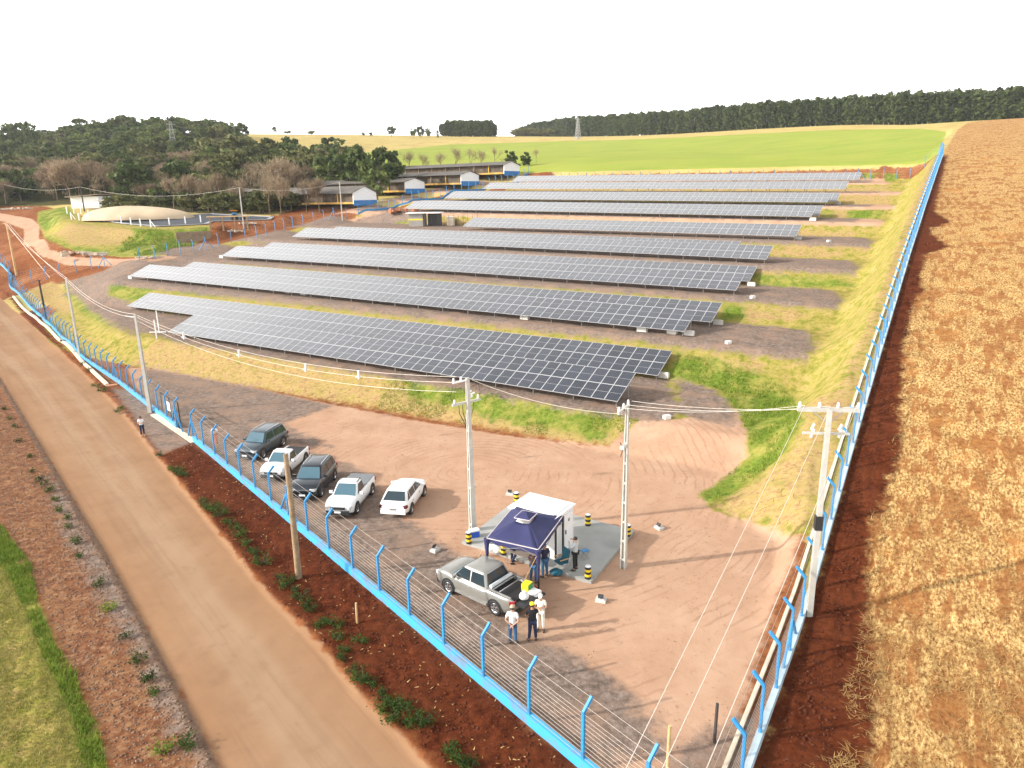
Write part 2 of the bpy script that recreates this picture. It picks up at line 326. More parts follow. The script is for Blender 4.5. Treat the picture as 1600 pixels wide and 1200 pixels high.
# ------------------------------------------------------------------ ground material
def ground_material():
    m, nt, b = new_mat('ground_cover'); N = nt.nodes.new; L = nt.links.new
    geo = N('ShaderNodeNewGeometry')
    def noise(scale, detail=4, rough=.55, off=(0, 0, 0), stretch=None, rz=0):
        mp = N('ShaderNodeMapping'); mp.inputs['Location'].default_value = off
        if stretch: mp.inputs['Scale'].default_value = stretch
        src = geo.outputs['Position']
        if rz:
            m0 = N('ShaderNodeMapping'); m0.inputs['Rotation'].default_value = (0, 0, rz); L(src, m0.inputs[0]); src = m0.outputs[0]
        L(src, mp.inputs[0])
        n = N('ShaderNodeTexNoise'); n.inputs['Scale'].default_value = scale; n.inputs['Detail'].default_value = detail; n.inputs['Roughness'].default_value = rough
        L(mp.outputs[0], n.inputs['Vector']); return n.outputs['Fac']
    def ramp(f, stops):
        r = N('ShaderNodeValToRGB'); e = r.color_ramp.elements
        e[0].position, e[0].color = stops[0][0], tuple(stops[0][1]) + (1,)
        e[1].position, e[1].color = stops[-1][0], tuple(stops[-1][1]) + (1,)
        for p, c in stops[1:-1]: q = e.new(p); q.color = tuple(c) + (1,)
        L(f, r.inputs[0]); return r.outputs[0]
    def mix(f, a, c, mode='MIX'):
        x = N('ShaderNodeMixRGB'); x.blend_type = mode
        if isinstance(f, float): x.inputs[0].default_value = f
        else: L(f, x.inputs[0])
        for i, v in ((1, a), (2, c)):
            if isinstance(v, tuple): x.inputs[i].default_value = v + (1,)
            else: L(v, x.inputs[i])
        return x.outputs[0]
    def math_(op, a, c=None, d=None):
        x = N('ShaderNodeMath'); x.operation = op
        for i, v in enumerate((a, c, d)):
            if v is None: continue
            if isinstance(v, (int, float)): x.inputs[i].default_value = v
            else: L(v, x.inputs[i])
        return x.outputs[0]
    def maskr(f, lo, hi):
        x = N('ShaderNodeMapRange'); x.interpolation_type = 'SMOOTHSTEP'
        L(f, x.inputs[0]); x.inputs[1].default_value = lo; x.inputs[2].default_value = hi; return x.outputs[0]
    nL = noise(.06, 4); nM = noise(.45, 5, .6, (7, 3, 1)); nF = noise(3.2, 6, .68, (3, 9, 2)); nX = noise(14, 4, .7); nE = noise(1.1, 5, .65, (11, 4, 0))
    nU = noise(.22, 5, .62, (31, 8, 0))
    rowrot = math.atan2(SA, CA)
    nR = noise(1.0, 4, .6, (0, 0, 0), (.04, .9, 1), 0.0)          # streaks across the far fields
    vor = N('ShaderNodeTexVoronoi'); vor.inputs['Scale'].default_value = 9.0; L(geo.outputs['Position'], vor.inputs['Vector'])
    vor2 = N('ShaderNodeTexVoronoi'); vor2.inputs['Scale'].default_value = 2.6; L(geo.outputs['Position'], vor2.inputs['Vector'])
    def speck(base, thr, c): return mix(math_('GREATER_THAN', nX, thr), base, c)
    C = {}
    C['dry'] = ramp(nL, [(.3, (.36, .27, .10)), (.55, (.46, .36, .13)), (.75, (.33, .19, .075))])
    C['green'] = mix(maskr(nR, .38, .68), ramp(nL, [(.3, (.19, .27, .04)), (.7, (.27, .33, .05))]), (.31, .30, .065))
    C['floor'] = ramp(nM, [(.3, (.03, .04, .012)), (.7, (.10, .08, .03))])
    C['soil'] = mix(maskr(nF, .35, .75), ramp(nU, [(.3, (.16, .05, .018)), (.5, (.26, .095, .036)), (.7, (.34, .155, .07))]), (.12, .042, .018))
    st1 = ramp(noise(8.5, 7, .78, (2, 2, 2), (.45, 1, 1), -math.atan2(CA, SA)), [(.38, (.13, .05, .02)), (.45, (.27, .135, .05)), (.52, (.46, .285, .105)), (.62, (.64, .47, .21))])
    nS = noise(1.9, 5, .65, (4, 4, 0), (.16, 1, 1), -math.atan2(CA, SA))
    C['straw'] = mix(math_('MULTIPLY', maskr(math_('ADD', math_('MULTIPLY', nM, .45), math_('MULTIPLY', nS, .6)), .505, .585), .85), st1, ramp(nF, [(.3, (.14, .045, .015)), (.5, (.26, .10, .032)), (.7, (.38, .19, .07))]))
    C['straw'] = mix(math_('MULTIPLY', maskr(nU, .56, .70), .5), C['straw'], (.40, .17, .045))
    turf = ramp(nE, [(.28, (.13, .145, .026)), (.40, (.225, .205, .042)), (.50, (.32, .255, .07)), (.64, (.39, .275, .11))])
    C['bank'] = mix(maskr(nF, .42, .78), turf, (.15, .17, .022))
    C['dryturf'] = mix(maskr(nF, .42, .75), ramp(nE, [(.28, (.22, .21, .05)), (.42, (.33, .255, .085)), (.56, (.38, .265, .115)), (.74, (.30, .17, .085))]), (.24, .15, .07))
    br = N('ShaderNodeTexBrick'); br.inputs['Scale'].default_value = 1.0; br.inputs['Brick Width'].default_value = .95; br.inputs['Row Height'].default_value = .42; br.inputs['Mortar Size'].default_value = .035; br.inputs['Mortar Smooth'].default_value = .6
    mpb = N('ShaderNodeMapping'); mpb.inputs['Rotation'].default_value = (0, 0, rowrot); L(geo.outputs['Position'], mpb.inputs[0])
    vx = N('ShaderNodeVectorMath'); vx.operation = 'ADD'; wb_ = N('ShaderNodeTexNoise'); wb_.inputs['Scale'].default_value = 1.2; L(geo.outputs['Position'], wb_.inputs['Vector']); L(mpb.outputs[0], vx.inputs[0]); L(wb_.outputs['Color'], vx.inputs[1]); L(vx.outputs[0], br.inputs['Vector'])
    gap = math_('MULTIPLY', br.outputs['Fac'], maskr(noise(1.4, 4, .6, (9, 9, 9)), .44, .62))
    C['dryturf'] = mix(math_('MULTIPLY', gap, .65), C['dryturf'], (.13, .06, .025))
    C['lush'] = mix(maskr(nM, .42, .64), ramp(nF, [(.28, (.05, .085, .012)), (.5, (.12, .17, .022)), (.72, (.22, .25, .045))]), ramp(nF, [(.3, (.2, .21, .03)), (.7, (.34, .28, .09))]))
    C['brown'] = mix(maskr(nM, .4, .7), ramp(nF, [(.28, (.08, .026, .013)), (.5, (.20, .085, .042)), (.72, (.36, .22, .125))]), ramp(nF, [(.3, (.15, .05, .022)), (.7, (.32, .175, .085))]))
    yd = ramp(nM, [(.28, (.37, .222, .142)), (.5, (.43, .265, .175)), (.72, (.47, .305, .208))])
    # tyre tracks curling round the yard
    wv = N('ShaderNodeTexWave'); wv.wave_type = 'RINGS'; wv.rings_direction = 'Z'; wv.inputs['Scale'].default_value = .55; wv.inputs['Distortion'].default_value = 5; wv.inputs['Detail'].default_value = 4; wv.inputs['Detail Scale'].default_value = .6
    mpw = N('ShaderNodeMapping'); mpw.inputs['Location'].default_value = (3.0, -44, 0); L(geo.outputs['Position'], mpw.inputs[0]); L(mpw.outputs[0], wv.inputs['Vector'])
    trk = math_('MULTIPLY', maskr(wv.outputs['Fac'], .78, .97), maskr(nU, .45, .6))
    yd = mix(math_('MULTIPLY', trk, .35), yd, (.24, .13, .08))
    C['yard'] = mix(maskr(nF, .56, .80), yd, (.24, .135, .085))
    gv = ramp(nF, [(.3, (.10, .075, .06)), (.48, (.18, .135, .11)), (.62, (.26, .20, .165)), (.75, (.34, .27, .22))])
    C['gravel'] = mix(maskr(nM, .4, .75), gv, (.27, .18, .13))
    vg = ramp(nF, [(.28, (.03, .008, .003)), (.5, (.085, .020, .0075)), (.68, (.14, .037, .013)), (.82, (.24, .095, .04))])
    C['verge'] = mix(maskr(nM, .35, .7), vg, mix(.5, vg, (.13, .038, .015)))
    rd = ramp(nU, [(.3, (.255, .148, .083)), (.5, (.295, .175, .10)), (.7, (.325, .20, .118))])
    ra0 = N('ShaderNodeAttribute'); ra0.attribute_name = 'c_road'; lane = math_('ADD', ra0.outputs['Fac'], math_('MULTIPLY', math_('SUBTRACT', nM, .5), .5))
    rd = mix(math_('MULTIPLY', maskr(lane, 1.5, .1), .5), rd, (.31, .165, .085))          # orange dust along the edges
    rd = mix(math_('MULTIPLY', math_('MULTIPLY', maskr(lane, 1.5, 2.1), maskr(lane, 3.2, 2.5)), .4), rd, (.36, .25, .165))   # lighter wheel tracks
    rd = mix(math_('MULTIPLY', maskr(noise(1.5, 6, .7, (1, 7, 3), (.04, 1, 1), .876), .47, .68), .38), rd, (.21, .12, .07))
    rd = mix(math_('MULTIPLY', maskr(nX, .55, .8), .3), rd, (.19, .115, .07))
    C['road'] = mix(math_('MULTIPLY', maskr(noise(1.3, 6, .65, (5, 5, 5)), .5, .75), .5), rd, (.24, .14, .085))
    C['gutter'] = ramp(nF, [(.3, (.09, .055, .038)), (.7, (.18, .12, .085))])
    cfg = dict(green=(1.5, .4, nM), floor=(5, .6, nM), soil=(2.2, .3, nE), straw=(1.8, .25, nE), bank=(1.0, .15, nE), dryturf=(2.4, .5, nE), lush=(3.0, .5, nE), brown=(1.6, .3, nE), yard=(1.2, .25, nE),
               gravel=(2.6, .5, nE), verge=(1.7, .35, nE), road=(.7, .12, nE), gutter=(.3, .08, nE))
    cur = C['dry']
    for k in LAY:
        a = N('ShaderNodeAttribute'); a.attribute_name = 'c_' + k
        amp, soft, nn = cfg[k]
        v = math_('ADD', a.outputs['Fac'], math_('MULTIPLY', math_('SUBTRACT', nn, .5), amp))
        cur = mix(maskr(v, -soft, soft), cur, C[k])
    L(cur, b.inputs['Base Color']); b.inputs['Roughness'].default_value = .95; b.inputs['Specular IOR Level'].default_value = .04
    bp = N('ShaderNodeBump'); bp.inputs['Strength'].default_value = .6; bp.inputs['Distance'].default_value = .09
    hsum = math_('ADD', math_('MULTIPLY', nF, 1.0), math_('MULTIPLY', nX, .35))
    ra = N('ShaderNodeAttribute'); ra.attribute_name = 'c_road'
    ya = N('ShaderNodeAttribute'); ya.attribute_name = 'c_yard'; ga = N('ShaderNodeAttribute'); ga.attribute_name = 'c_gravel'
    yflat = math_('SUBTRACT', 1.0, math_('MULTIPLY', math_('MULTIPLY', maskr(ya.outputs['Fac'], -.4, .6), maskr(ga.outputs['Fac'], .3, -.3)), .6))
    flat = math_('MULTIPLY', maskr(ra.outputs['Fac'], .3, -.2), yflat)
    fl = math_('ADD', math_('MULTIPLY', flat, .97), .03)
    L(math_('MULTIPLY', hsum, fl), bp.inputs['Height']); L(bp.outputs[0], b.inputs['Normal'])
    return m
GM = ground_material()

def build_ground():
    th = np.radians(np.concatenate([np.arange(-80, -42, 1.2), np.arange(-42, 42, .2), np.arange(42, 81, 1.2)]))
    r = [8.0]
    while r[-1] < 200: r.append(r[-1] + (.30 if r[-1] < 75 else .42))
    while r[-1] < 1250: r.append(r[-1] * 1.012)
    r = np.array(r)
    T, R = np.meshgrid(th, r); X = (R * np.sin(T)).ravel(); Y = (R * np.cos(T)).ravel()
    Z = ground(X, Y)
    A = {}
    for k, polys in LAY.items():
        a = np.full(len(X), -4.0)
        for p in polys: a = np.maximum(a, sdf(X, Y, p))
        A[k] = a
    # fine relief: ruts in soil, hummocks in turf
    def n2(x, y, s, seed):
        rg = np.random.default_rng(seed); o = 0
        for i in range(5):
            an = rg.uniform(0, 6.28); f = s * rg.uniform(.6, 1.7); o = o + np.sin((x * math.cos(an) + y * math.sin(an)) * f + rg.uniform(0, 6.28))
        return o / 5
    rough = np.clip(np.maximum(np.maximum(A['verge'], A['straw']), np.maximum(A['bank'], A['lush'])), 0, 1) * (1 - np.clip(A['road'] + .3, 0, 1)) * (1 - np.clip(A['yard'], 0, 1) * .8)
    near = 1 - smooth(np.hypot(X, Y), 60, 160)
    Z = Z + (rough * .07 * n2(X, Y, 3.1, 3) + rough * .05 * n2(X, Y, 7.5, 4) + .012 * n2(X, Y, 4, 5)) * near
    # the road lies a hand's breadth under its left verge, with a rounded verge on the right
    Z = Z - .10 * smooth(A['road'], -.15, .25) * near
    nr, nc = len(r), len(th)
    ii = (np.arange(nr - 1)[:, None] * nc + np.arange(nc - 1)).ravel()
    Fq = np.stack([ii, ii + 1, ii + 1 + nc, ii + nc], 1)
    cx = (X[Fq].mean(1), Y[Fq].mean(1))
    top = np.zeros(len(Fq), int)
    keys = list(LAY)
    for i, k in enumerate(keys): top[A[k][Fq].mean(1) > 0] = i + 1
    V = np.stack([X, Y, Z], 1)
    global GTOP
    for i, k in enumerate(['dry'] + keys):
        f = Fq[top == i]
        if not len(f): continue
        u, inv = np.unique(f, return_inverse=True)
        me = npmesh(NAMES[k], V[u], inv.reshape(f.shape), True)
        for kk in keys:
            at_ = me.attributes.new('c_' + kk, 'FLOAT', 'POINT'); at_.data.foreach_set('value', A[kk][u].astype(np.float32))
        o = link(NAMES[k], me, GM); tag(o, kind='structure')
build_ground()

# ------------------------------------------------------------------ mesh builder
class MB:
    def __init__(s): s.v = []; s.f = []; s.m = []; s.sm = []
    def add(s, vs, fs, mi=0, sm=False):
        b = len(s.v); s.v += [tuple(v) for v in vs]
        for f in fs: s.f.append(tuple(i + b for i in f)); s.m.append(mi); s.sm.append(sm)
        return s
    def box(s, c, d, rz=0, mi=0, tilt=None):
        M = Matrix.Rotation(rz, 3, 'Z')
        if tilt is not None: M = M @ tilt
        c = Vector(c); vs = [c + M @ Vector((x * d[0] / 2, y * d[1] / 2, z * d[2] / 2)) for z in (-1, 1) for x, y in ((-1, -1), (1, -1), (1, 1), (-1, 1))]
        return s.add(vs, [(3, 2, 1, 0), (4, 5, 6, 7), (0, 1, 5, 4), (1, 2, 6, 5), (2, 3, 7, 6), (3, 0, 4, 7)], mi)
    def bar(s, p, q, w, h=None, mi=0, up=(0, 0, 1)):
        """square bar from p to q"""
        p = Vector(p); q = Vector(q); d = (q - p); l = d.length
        if l < 1e-6: return s
        d /= l; u = Vector(up)
        if abs(d.dot(u)) > .98: u = Vector((1, 0, 0))
        a = d.cross(u).normalized() * w / 2; b = a.cross(d).normalized() * (h or w) / 2
        vs = [p - a - b, p + a - b, p + a + b, p - a + b, q - a - b, q + a - b, q + a + b, q - a + b]
        return s.add(vs, [(0, 1, 2, 3), (7, 6, 5, 4), (0, 4, 5, 1), (1, 5, 6, 2), (2, 6, 7, 3), (3, 7, 4, 0)], mi)
    def tube(s, pts, rad, n=8, mi=0, sm=True, caps=True):
        pts = [Vector(p) for p in pts]; R = rad if isinstance(rad, (list, tuple)) else [rad] * len(pts)
        rings = []
        for i, p in enumerate(pts):
            d = (pts[min(i + 1, len(pts) - 1)] - pts[max(i - 1, 0)]).normalized()
            u = Vector((0, 0, 1)) if abs(d.z) < .95 else Vector((1, 0, 0))
            a = d.cross(u).normalized(); b = a.cross(d).normalized()
            rings.append([p + (a * math.cos(2 * math.pi * k / n) + b * math.sin(2 * math.pi * k / n)) * R[i] for k in range(n)])
        vs = [v for r in rings for v in r]; fs = []
        for i in range(len(rings) - 1):
            for k in range(n):
                k2 = (k + 1) % n; fs.append((i * n + k, (i + 1) * n + k, (i + 1) * n + k2, i * n + k2))
        s.add(vs, fs, mi, sm)
        if caps: s.add(rings[0], [tuple(range(n))], mi); s.add(rings[-1], [tuple(range(n))[::-1]], mi)
        return s
    def lathe(s, c, prof, n=16, mi=0, sm=True, axis=None):
        c = Vector(c); M = Vector(axis).normalized().to_track_quat('Z', 'Y').to_matrix() if axis is not None else Matrix.Identity(3)
        vs = [c + M @ Vector((r * math.cos(2 * math.pi * k / n), r * math.sin(2 * math.pi * k / n), z)) for r, z in prof for k in range(n)]
        fs = [(i * n + k, i * n + (k + 1) % n, (i + 1) * n + (k + 1) % n, (i + 1) * n + k) for i in range(len(prof) - 1) for k in range(n)]
        s.add(vs, fs, mi, sm)
        if prof[0][0] > 1e-4: s.add(vs[:n], [tuple(range(n))[::-1]], mi)
        if prof[-1][0] > 1e-4: s.add(vs[-n:], [tuple(range(n))], mi)
        return s
    def prism(s, poly, h, axis='Z', mi=0, o=(0, 0, 0)):
        n = len(poly); o = Vector(o)
        def P(a, b, c): return o + (Vector((a, b, c)) if axis == 'Z' else Vector((a, c, b)) if axis == 'Y' else Vector((c, a, b)))
        h0, h1 = (h if isinstance(h, (tuple, list)) else (0, h))
        vs = [P(a, b, h0) for a, b in poly] + [P(a, b, h1) for a, b in poly]
        fs = [tuple(range(n))[::-1], tuple(range(n, 2 * n))] + [(i, (i + 1) % n, n + (i + 1) % n, n + i) for i in range(n)]
        return s.add(vs, fs, mi)
    def mesh(s, name):
        me = bpy.data.meshes.new(name); me.from_pydata(s.v, [], s.f)
        me.polygons.foreach_set('material_index', s.m); me.polygons.foreach_set('use_smooth', s.sm); me.update(); return me
    def obj(s, name, mats, parent=None, loc=None):
        me = s.mesh(name)
        for m_ in (mats if isinstance(mats, (list, tuple)) else [mats]): me.materials.append(m_)
        o = bpy.data.objects.new(name, me); COL.objects.link(o)
        if parent is not None: o.parent = parent; KIDS.setdefault(parent.name, []).append(o)
        if loc is not None: o.location = loc
        return o

# ------------------------------------------------------------------ solar tables
MW, ML, TILT = 1.13, 1.98, math.radians(21.9)
def glass_mat():
    m, nt, b = new_mat('solar_glass'); N = nt.nodes.new; L = nt.links.new
    tc = N('ShaderNodeTexCoord'); sp = N('ShaderNodeSeparateXYZ'); L(tc.outputs['Object'], sp.inputs[0])
    def lines(out, cell, wd):
        a = N('ShaderNodeMath'); a.operation = 'PINGPONG'; L(out, a.inputs[0]); a.inputs[1].default_value = cell / 2
        c = N('ShaderNodeMath'); c.operation = 'LESS_THAN'; L(a.outputs[0], c.inputs[0]); c.inputs[1].default_value = wd; return c.outputs[0]
    lx = lines(sp.outputs[0], MW / 6, .006); ly = lines(sp.outputs[1], ML / 12, .004)
    mxx = N('ShaderNodeMath'); mxx.operation = 'MAXIMUM'; L(lx, mxx.inputs[0]); L(ly, mxx.inputs[1])
    oi = N('ShaderNodeObjectInfo'); rp = N('ShaderNodeMapRange'); L(oi.outputs['Random'], rp.inputs[0]); rp.inputs[3].default_value = .8; rp.inputs[4].default_value = 1.25
    c0 = N('ShaderNodeMixRGB'); c0.inputs[1].default_value = (.018, .022, .034, 1); c0.inputs[2].default_value = (.14, .15, .17, 1); L(mxx.outputs[0], c0.inputs[0])
    c1 = N('ShaderNodeMixRGB'); c1.blend_type = 'MULTIPLY'; c1.inputs[0].default_value = 1; L(c0.outputs[0], c1.inputs[1]); L(rp.outputs[0], c1.inputs[2])
    L(c1.outputs[0], b.inputs['Base Color']); b.inputs['Roughness'].default_value = .22; b.inputs['IOR'].default_value = 1.6
    # sky sheen painted in: pale diffuse mixed over the glass at flat viewing angles
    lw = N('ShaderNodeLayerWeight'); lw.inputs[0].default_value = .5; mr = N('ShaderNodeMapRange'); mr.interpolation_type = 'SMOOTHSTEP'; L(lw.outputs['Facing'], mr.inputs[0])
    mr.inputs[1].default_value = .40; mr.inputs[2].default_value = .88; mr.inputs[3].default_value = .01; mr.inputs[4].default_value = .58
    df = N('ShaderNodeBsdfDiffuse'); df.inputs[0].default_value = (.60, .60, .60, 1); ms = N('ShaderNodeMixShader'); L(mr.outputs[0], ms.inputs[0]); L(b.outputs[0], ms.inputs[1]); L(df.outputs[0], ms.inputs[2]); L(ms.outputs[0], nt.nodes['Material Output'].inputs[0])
    return m
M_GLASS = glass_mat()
M_ALU = mat('anodised_frame', (.58, .58, .59), .35, .3, .06)
M_GALV = mat('galvanised_steel', (.36, .35, .34), .5, .6, .2)
M_CONC = mat('pale_concrete', (.56, .54, .50), .85, 0, .14, 4, .3)
M_WHITE = mat('white_paint', (.80, .80, .79), .5, 0, .05)
M_BACK = mat('dark_backsheet', (.03, .03, .032), .7)
def module_mesh():
    mb = MB(); g = .012; x1, y1 = MW - g, ML - g * 2; fw = .028
    mb.add([(fw, fw, .036), (x1 - fw, fw, .036), (x1 - fw, y1 / 2 - .009, .036), (fw, y1 / 2 - .009, .036)], [(0, 1, 2, 3)], 0)
    mb.add([(fw, y1 / 2 + .009, .036), (x1 - fw, y1 / 2 + .009, .036), (x1 - fw, y1 - fw, .036), (fw, y1 - fw, .036)], [(0, 1, 2, 3)], 0)
    for a, b, c, d in ((0, 0, x1, fw), (0, y1 - fw, x1, y1), (0, fw, fw, y1 - fw), (x1 - fw, fw, x1, y1 - fw)):
        mb.box(((a + c) / 2, (b + d) / 2, .02), (c - a, d - b, .04), mi=1)
    mb.box((x1 / 2, y1 / 2, .0355), (x1 - 2 * fw, .018, .003), mi=1)
    mb.add([(0, 0, .002), (x1, 0, .002), (x1, y1, .002), (0, y1, .002)], [(3, 2, 1, 0)], 2)
    me = mb.mesh('solar_module')
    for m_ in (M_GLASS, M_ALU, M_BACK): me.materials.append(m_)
    return me
MODULE = module_mesh()
ROWANG = -math.atan2(SA, CA)
n_unit = {}
def solar_table(P, ncol, g, label, first_stuff=100):
    """P: right lower corner in the world, ncol modules to the left, two rows of modules up the slope"""
    slope = math.atan(g)
    T = Matrix.Translation(Vector(P)) @ Matrix.Rotation(ROWANG, 4, 'Z') @ Matrix.Rotation(slope, 4, 'Y') @ Matrix.Rotation(TILT, 4, 'X')
    root = empty('solar_table', (P[0], P[1], P[2] - LIFT), 0, label, 'solar panel table', 'rows of solar panels on the terraces')
    inv = Matrix.Translation(-Vector((P[0], P[1], P[2] - LIFT)))
    cells = [(c, r) for c in range(ncol) for r in range(2)]
    if ncol * 2 > first_stuff: ind, rest = cells[:first_stuff], cells[first_stuff:]
    else: ind, rest = cells, []
    for c, r in ind:
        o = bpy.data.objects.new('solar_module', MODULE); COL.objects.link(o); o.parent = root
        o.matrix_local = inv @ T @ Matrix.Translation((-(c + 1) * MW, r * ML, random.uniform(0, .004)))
    if rest:
        V = np.array([v.co[:] for v in MODULE.vertices]); nv = len(V); me = bpy.data.meshes.new('solar_modules')
        vs = []; fs = []; mi = []
        pf = [tuple(p.vertices) for p in MODULE.polygons]; pm = [p.material_index for p in MODULE.polygons]
        for i, (c, r) in enumerate(rest):
            vs += (V + np.array([-(c + 1) * MW, r * ML, 0])).tolist(); fs += [tuple(q + i * nv for q in f) for f in pf]; mi += pm
        me.from_pydata(vs, [], fs); me.polygons.foreach_set('material_index', mi); me.update()
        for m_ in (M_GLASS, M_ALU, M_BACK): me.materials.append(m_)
        o = bpy.data.objects.new('solar_modules', me); COL.objects.link(o); o.parent = root; o.matrix_local = inv @ T; o['kind'] = 'stuff'
    # carrying frame: purlins, rafters and posts
    fr = MB(); W = ncol * MW
    for y in (.45, 1.5, 2.45, 3.5): fr.bar(T @ Vector((-.02, y, -.05)), T @ Vector((-W + .02, y, -.05)), .06, .08, up=(0, 0, 1))
    o = fr.obj('purlins', M_GALV, root); o.matrix_local = inv
    npost = max(2, int(W / 3.4))
    if n_unit.get('post') is None:
        n_unit['post'] = MB().box((0, 0, .5), (.08, .08, 1)).mesh('post'); n_unit['post'].materials.append(M_GALV)
        n_unit['rafter'] = MB().bar((0, .12, -.13), (0, 3.75, -.13), .06, .09).bar((0, 1.6, -.15), (0, 3.2, -.75), .05).mesh('rafter'); n_unit['rafter'].materials.append(M_GALV)
    def child(nm, M_):
        o = bpy.data.objects.new(nm, n_unit[nm]); COL.objects.link(o); o.parent = root; o.matrix_local = inv @ M_
    for i in range(npost):
        x = -.35 - (W - .7) * i / (npost - 1)
        child('rafter', T @ Matrix.Translation((x, 0, 0)))
        for y in (.55, 3.2):
            q = T @ Vector((x, y, -.15)); z0 = gz(q.x, q.y) - .1
            child('post', Matrix.Translation((q.x, q.y, z0)) @ Matrix.Diagonal((1, 1, q.z - z0, 1)))
    return root, T
def left_cols(P, g, bl):
    """how many modules reach to the left corner seen at bl"""
    r = ray(*bl); k = np.linalg.solve(np.array([[CA, -r[0]], [-SA, -r[1]]]), -np.array([P[0], P[1]])); return max(4, int(round(-k[0] / MW)))
TAB = []
names = {1: 'nearest row, above the dirt yard', 2: 'second row from the yard', 3: 'third row from the yard', 4: 'fourth row from the yard', 5: 'short fifth row beside the transformer hut',
         6: 'sixth row, passing behind the transformer hut', 7: 'seventh row from the yard', 8: 'eighth row, last but one', 9: 'farthest row, below the green field'}
BL = {1: (260, 518.7), 2: (201, 431.3), 3: (345, 400), 4: (456, 368.8), 5: (720, 353.8), 6: (630, 325), 7: (693.8, 310), 8: (752, 295), 9: (800, 283.8)}
for n in range(1, 10):
    R = ROW[n]; TAB.append((R['P'], left_cols(R['P'], R['g'], BL[n]), R['g'], ('front solar table of the ' if n in (1, 2, 3, 4, 6, 7) else 'single solar table of the ') + names[n]))
# the rear tables of the double rows: right lower corner in the view, at the height of their terrace
BK = {1: ((1028, 587.5), (200.6, 476.9)), 2: ((1111.9, 503.8), (272, 424)), 3: ((1171, 440), (402, 394)), 4: ((1146, 392), (505, 366)), 6: ((1279.4, 337.3), (640, 324)), 7: ((1307.5, 313.8), (700, 309.5))}
for n, (br, bl) in BK.items():
    R = ROW[n]; r = ray(*br)
    # the terrace plane raised by LIFT
    k = 60 / r[1]
    for _ in range(60):
        s_, t_ = st(r[0] * k, r[1] * k); zt = R['z'] + R['g'] * (R['s'] - s_) + .07
        k = (zt - H) / r[2] if abs(r[2]) > 60 else k
        if n > 3: break
    if n > 3:
        # rows near eye height: set the rear table one table further up the terrace
        k0 = (R['t'] + 4.6) / (r[0] * SA + r[1] * CA); k = k0
    P = np.array([r[0] * k, r[1] * k, 0]); s_, t_ = st(P[0], P[1]); P[2] = R['z'] + R['g'] * (R['s'] - s_) + .07
    BKT = (t_ - R['t']); print('rear table', n, 'offset', round(BKT, 2), 's', round(s_, 2))
    TAB.append((P, left_cols(P, R['g'], bl), R['g'], 'rear solar table of the ' + names[n]))
for P, nc, g, lb in TAB: solar_table(P, nc, g, lb); print(lb, nc)

# ------------------------------------------------------------------ materials of the things
M_BLUE = mat('blue_fence_paint', (.018, .185, .40), .55, 0, .28, 2.5)
M_BLUEWALL = mat('light_blue_wall_paint', (.035, .27, .53), .65, 0, .24, 1.6)
for m_, c_ in ((M_BLUE, (.055, .15, .27, 1)), (M_BLUEWALL, (.14, .22, .33, 1))):       # red dust clinging to the paint
    for nd in m_.node_tree.nodes:
        if nd.type == 'VALTORGB': nd.color_ramp.elements[0].color = c_; nd.color_ramp.elements[0].position = .36; nd.color_ramp.elements[1].position = .52
M_CREAM = mat('cream_concrete', (.62, .52, .40), .85, 0, .18, 2.0, .3)
M_POLE = mat('pole_concrete', (.47, .45, .40), .8, 0, .10, 3, .2)
M_WOOD = mat('weathered_pole_wood', (.27, .19, .11), .85, 0, .3, 4, .4)
M_DWOOD = mat('dark_pole_wood', (.05, .04, .035), .8, 0, .3, 4, .3)
M_STAKE = mat('raw_wood', (.55, .36, .17), .8, 0, .2, 5)
M_WIRE = mat('fence_wire', (.50, .44, .38), .5, .3, 0)
M_CABLE = mat('bare_cable', (.72, .66, .58), .45, .3, 0)
M_BLACK = mat('black_rubber', (.015, .015, .016), .7, 0, .1)
M_DKPL = mat('black_plastic', (.02, .021, .023), .5, 0, .1)
M_CHROME = mat('bright_metal', (.75, .75, .76), .25, .9, .03)
M_YEL = mat('yellow_paint', (.85, .60, .02), .5, 0, .08)
M_RED = mat('red_lens', (.35, .01, .01), .2, 0, 0)
M_LENS = mat('clear_lens', (.75, .77, .8), .1, .3, 0)
M_ORANGE = mat('orange_paint', (.8, .25, .03), .5, 0, .05)
def glassy(name, col, rough=.05):
    m, nt, b = new_mat(name); b.inputs['Base Color'].default_value = tuple(col) + (1,); b.inputs['Roughness'].default_value = rough; b.inputs['Specular IOR Level'].default_value = .9; return m
M_WIN = glassy('car_window_glass', (.018, .035, .045)); M_SCREEN = glassy('car_windscreen', (.06, .13, .17))

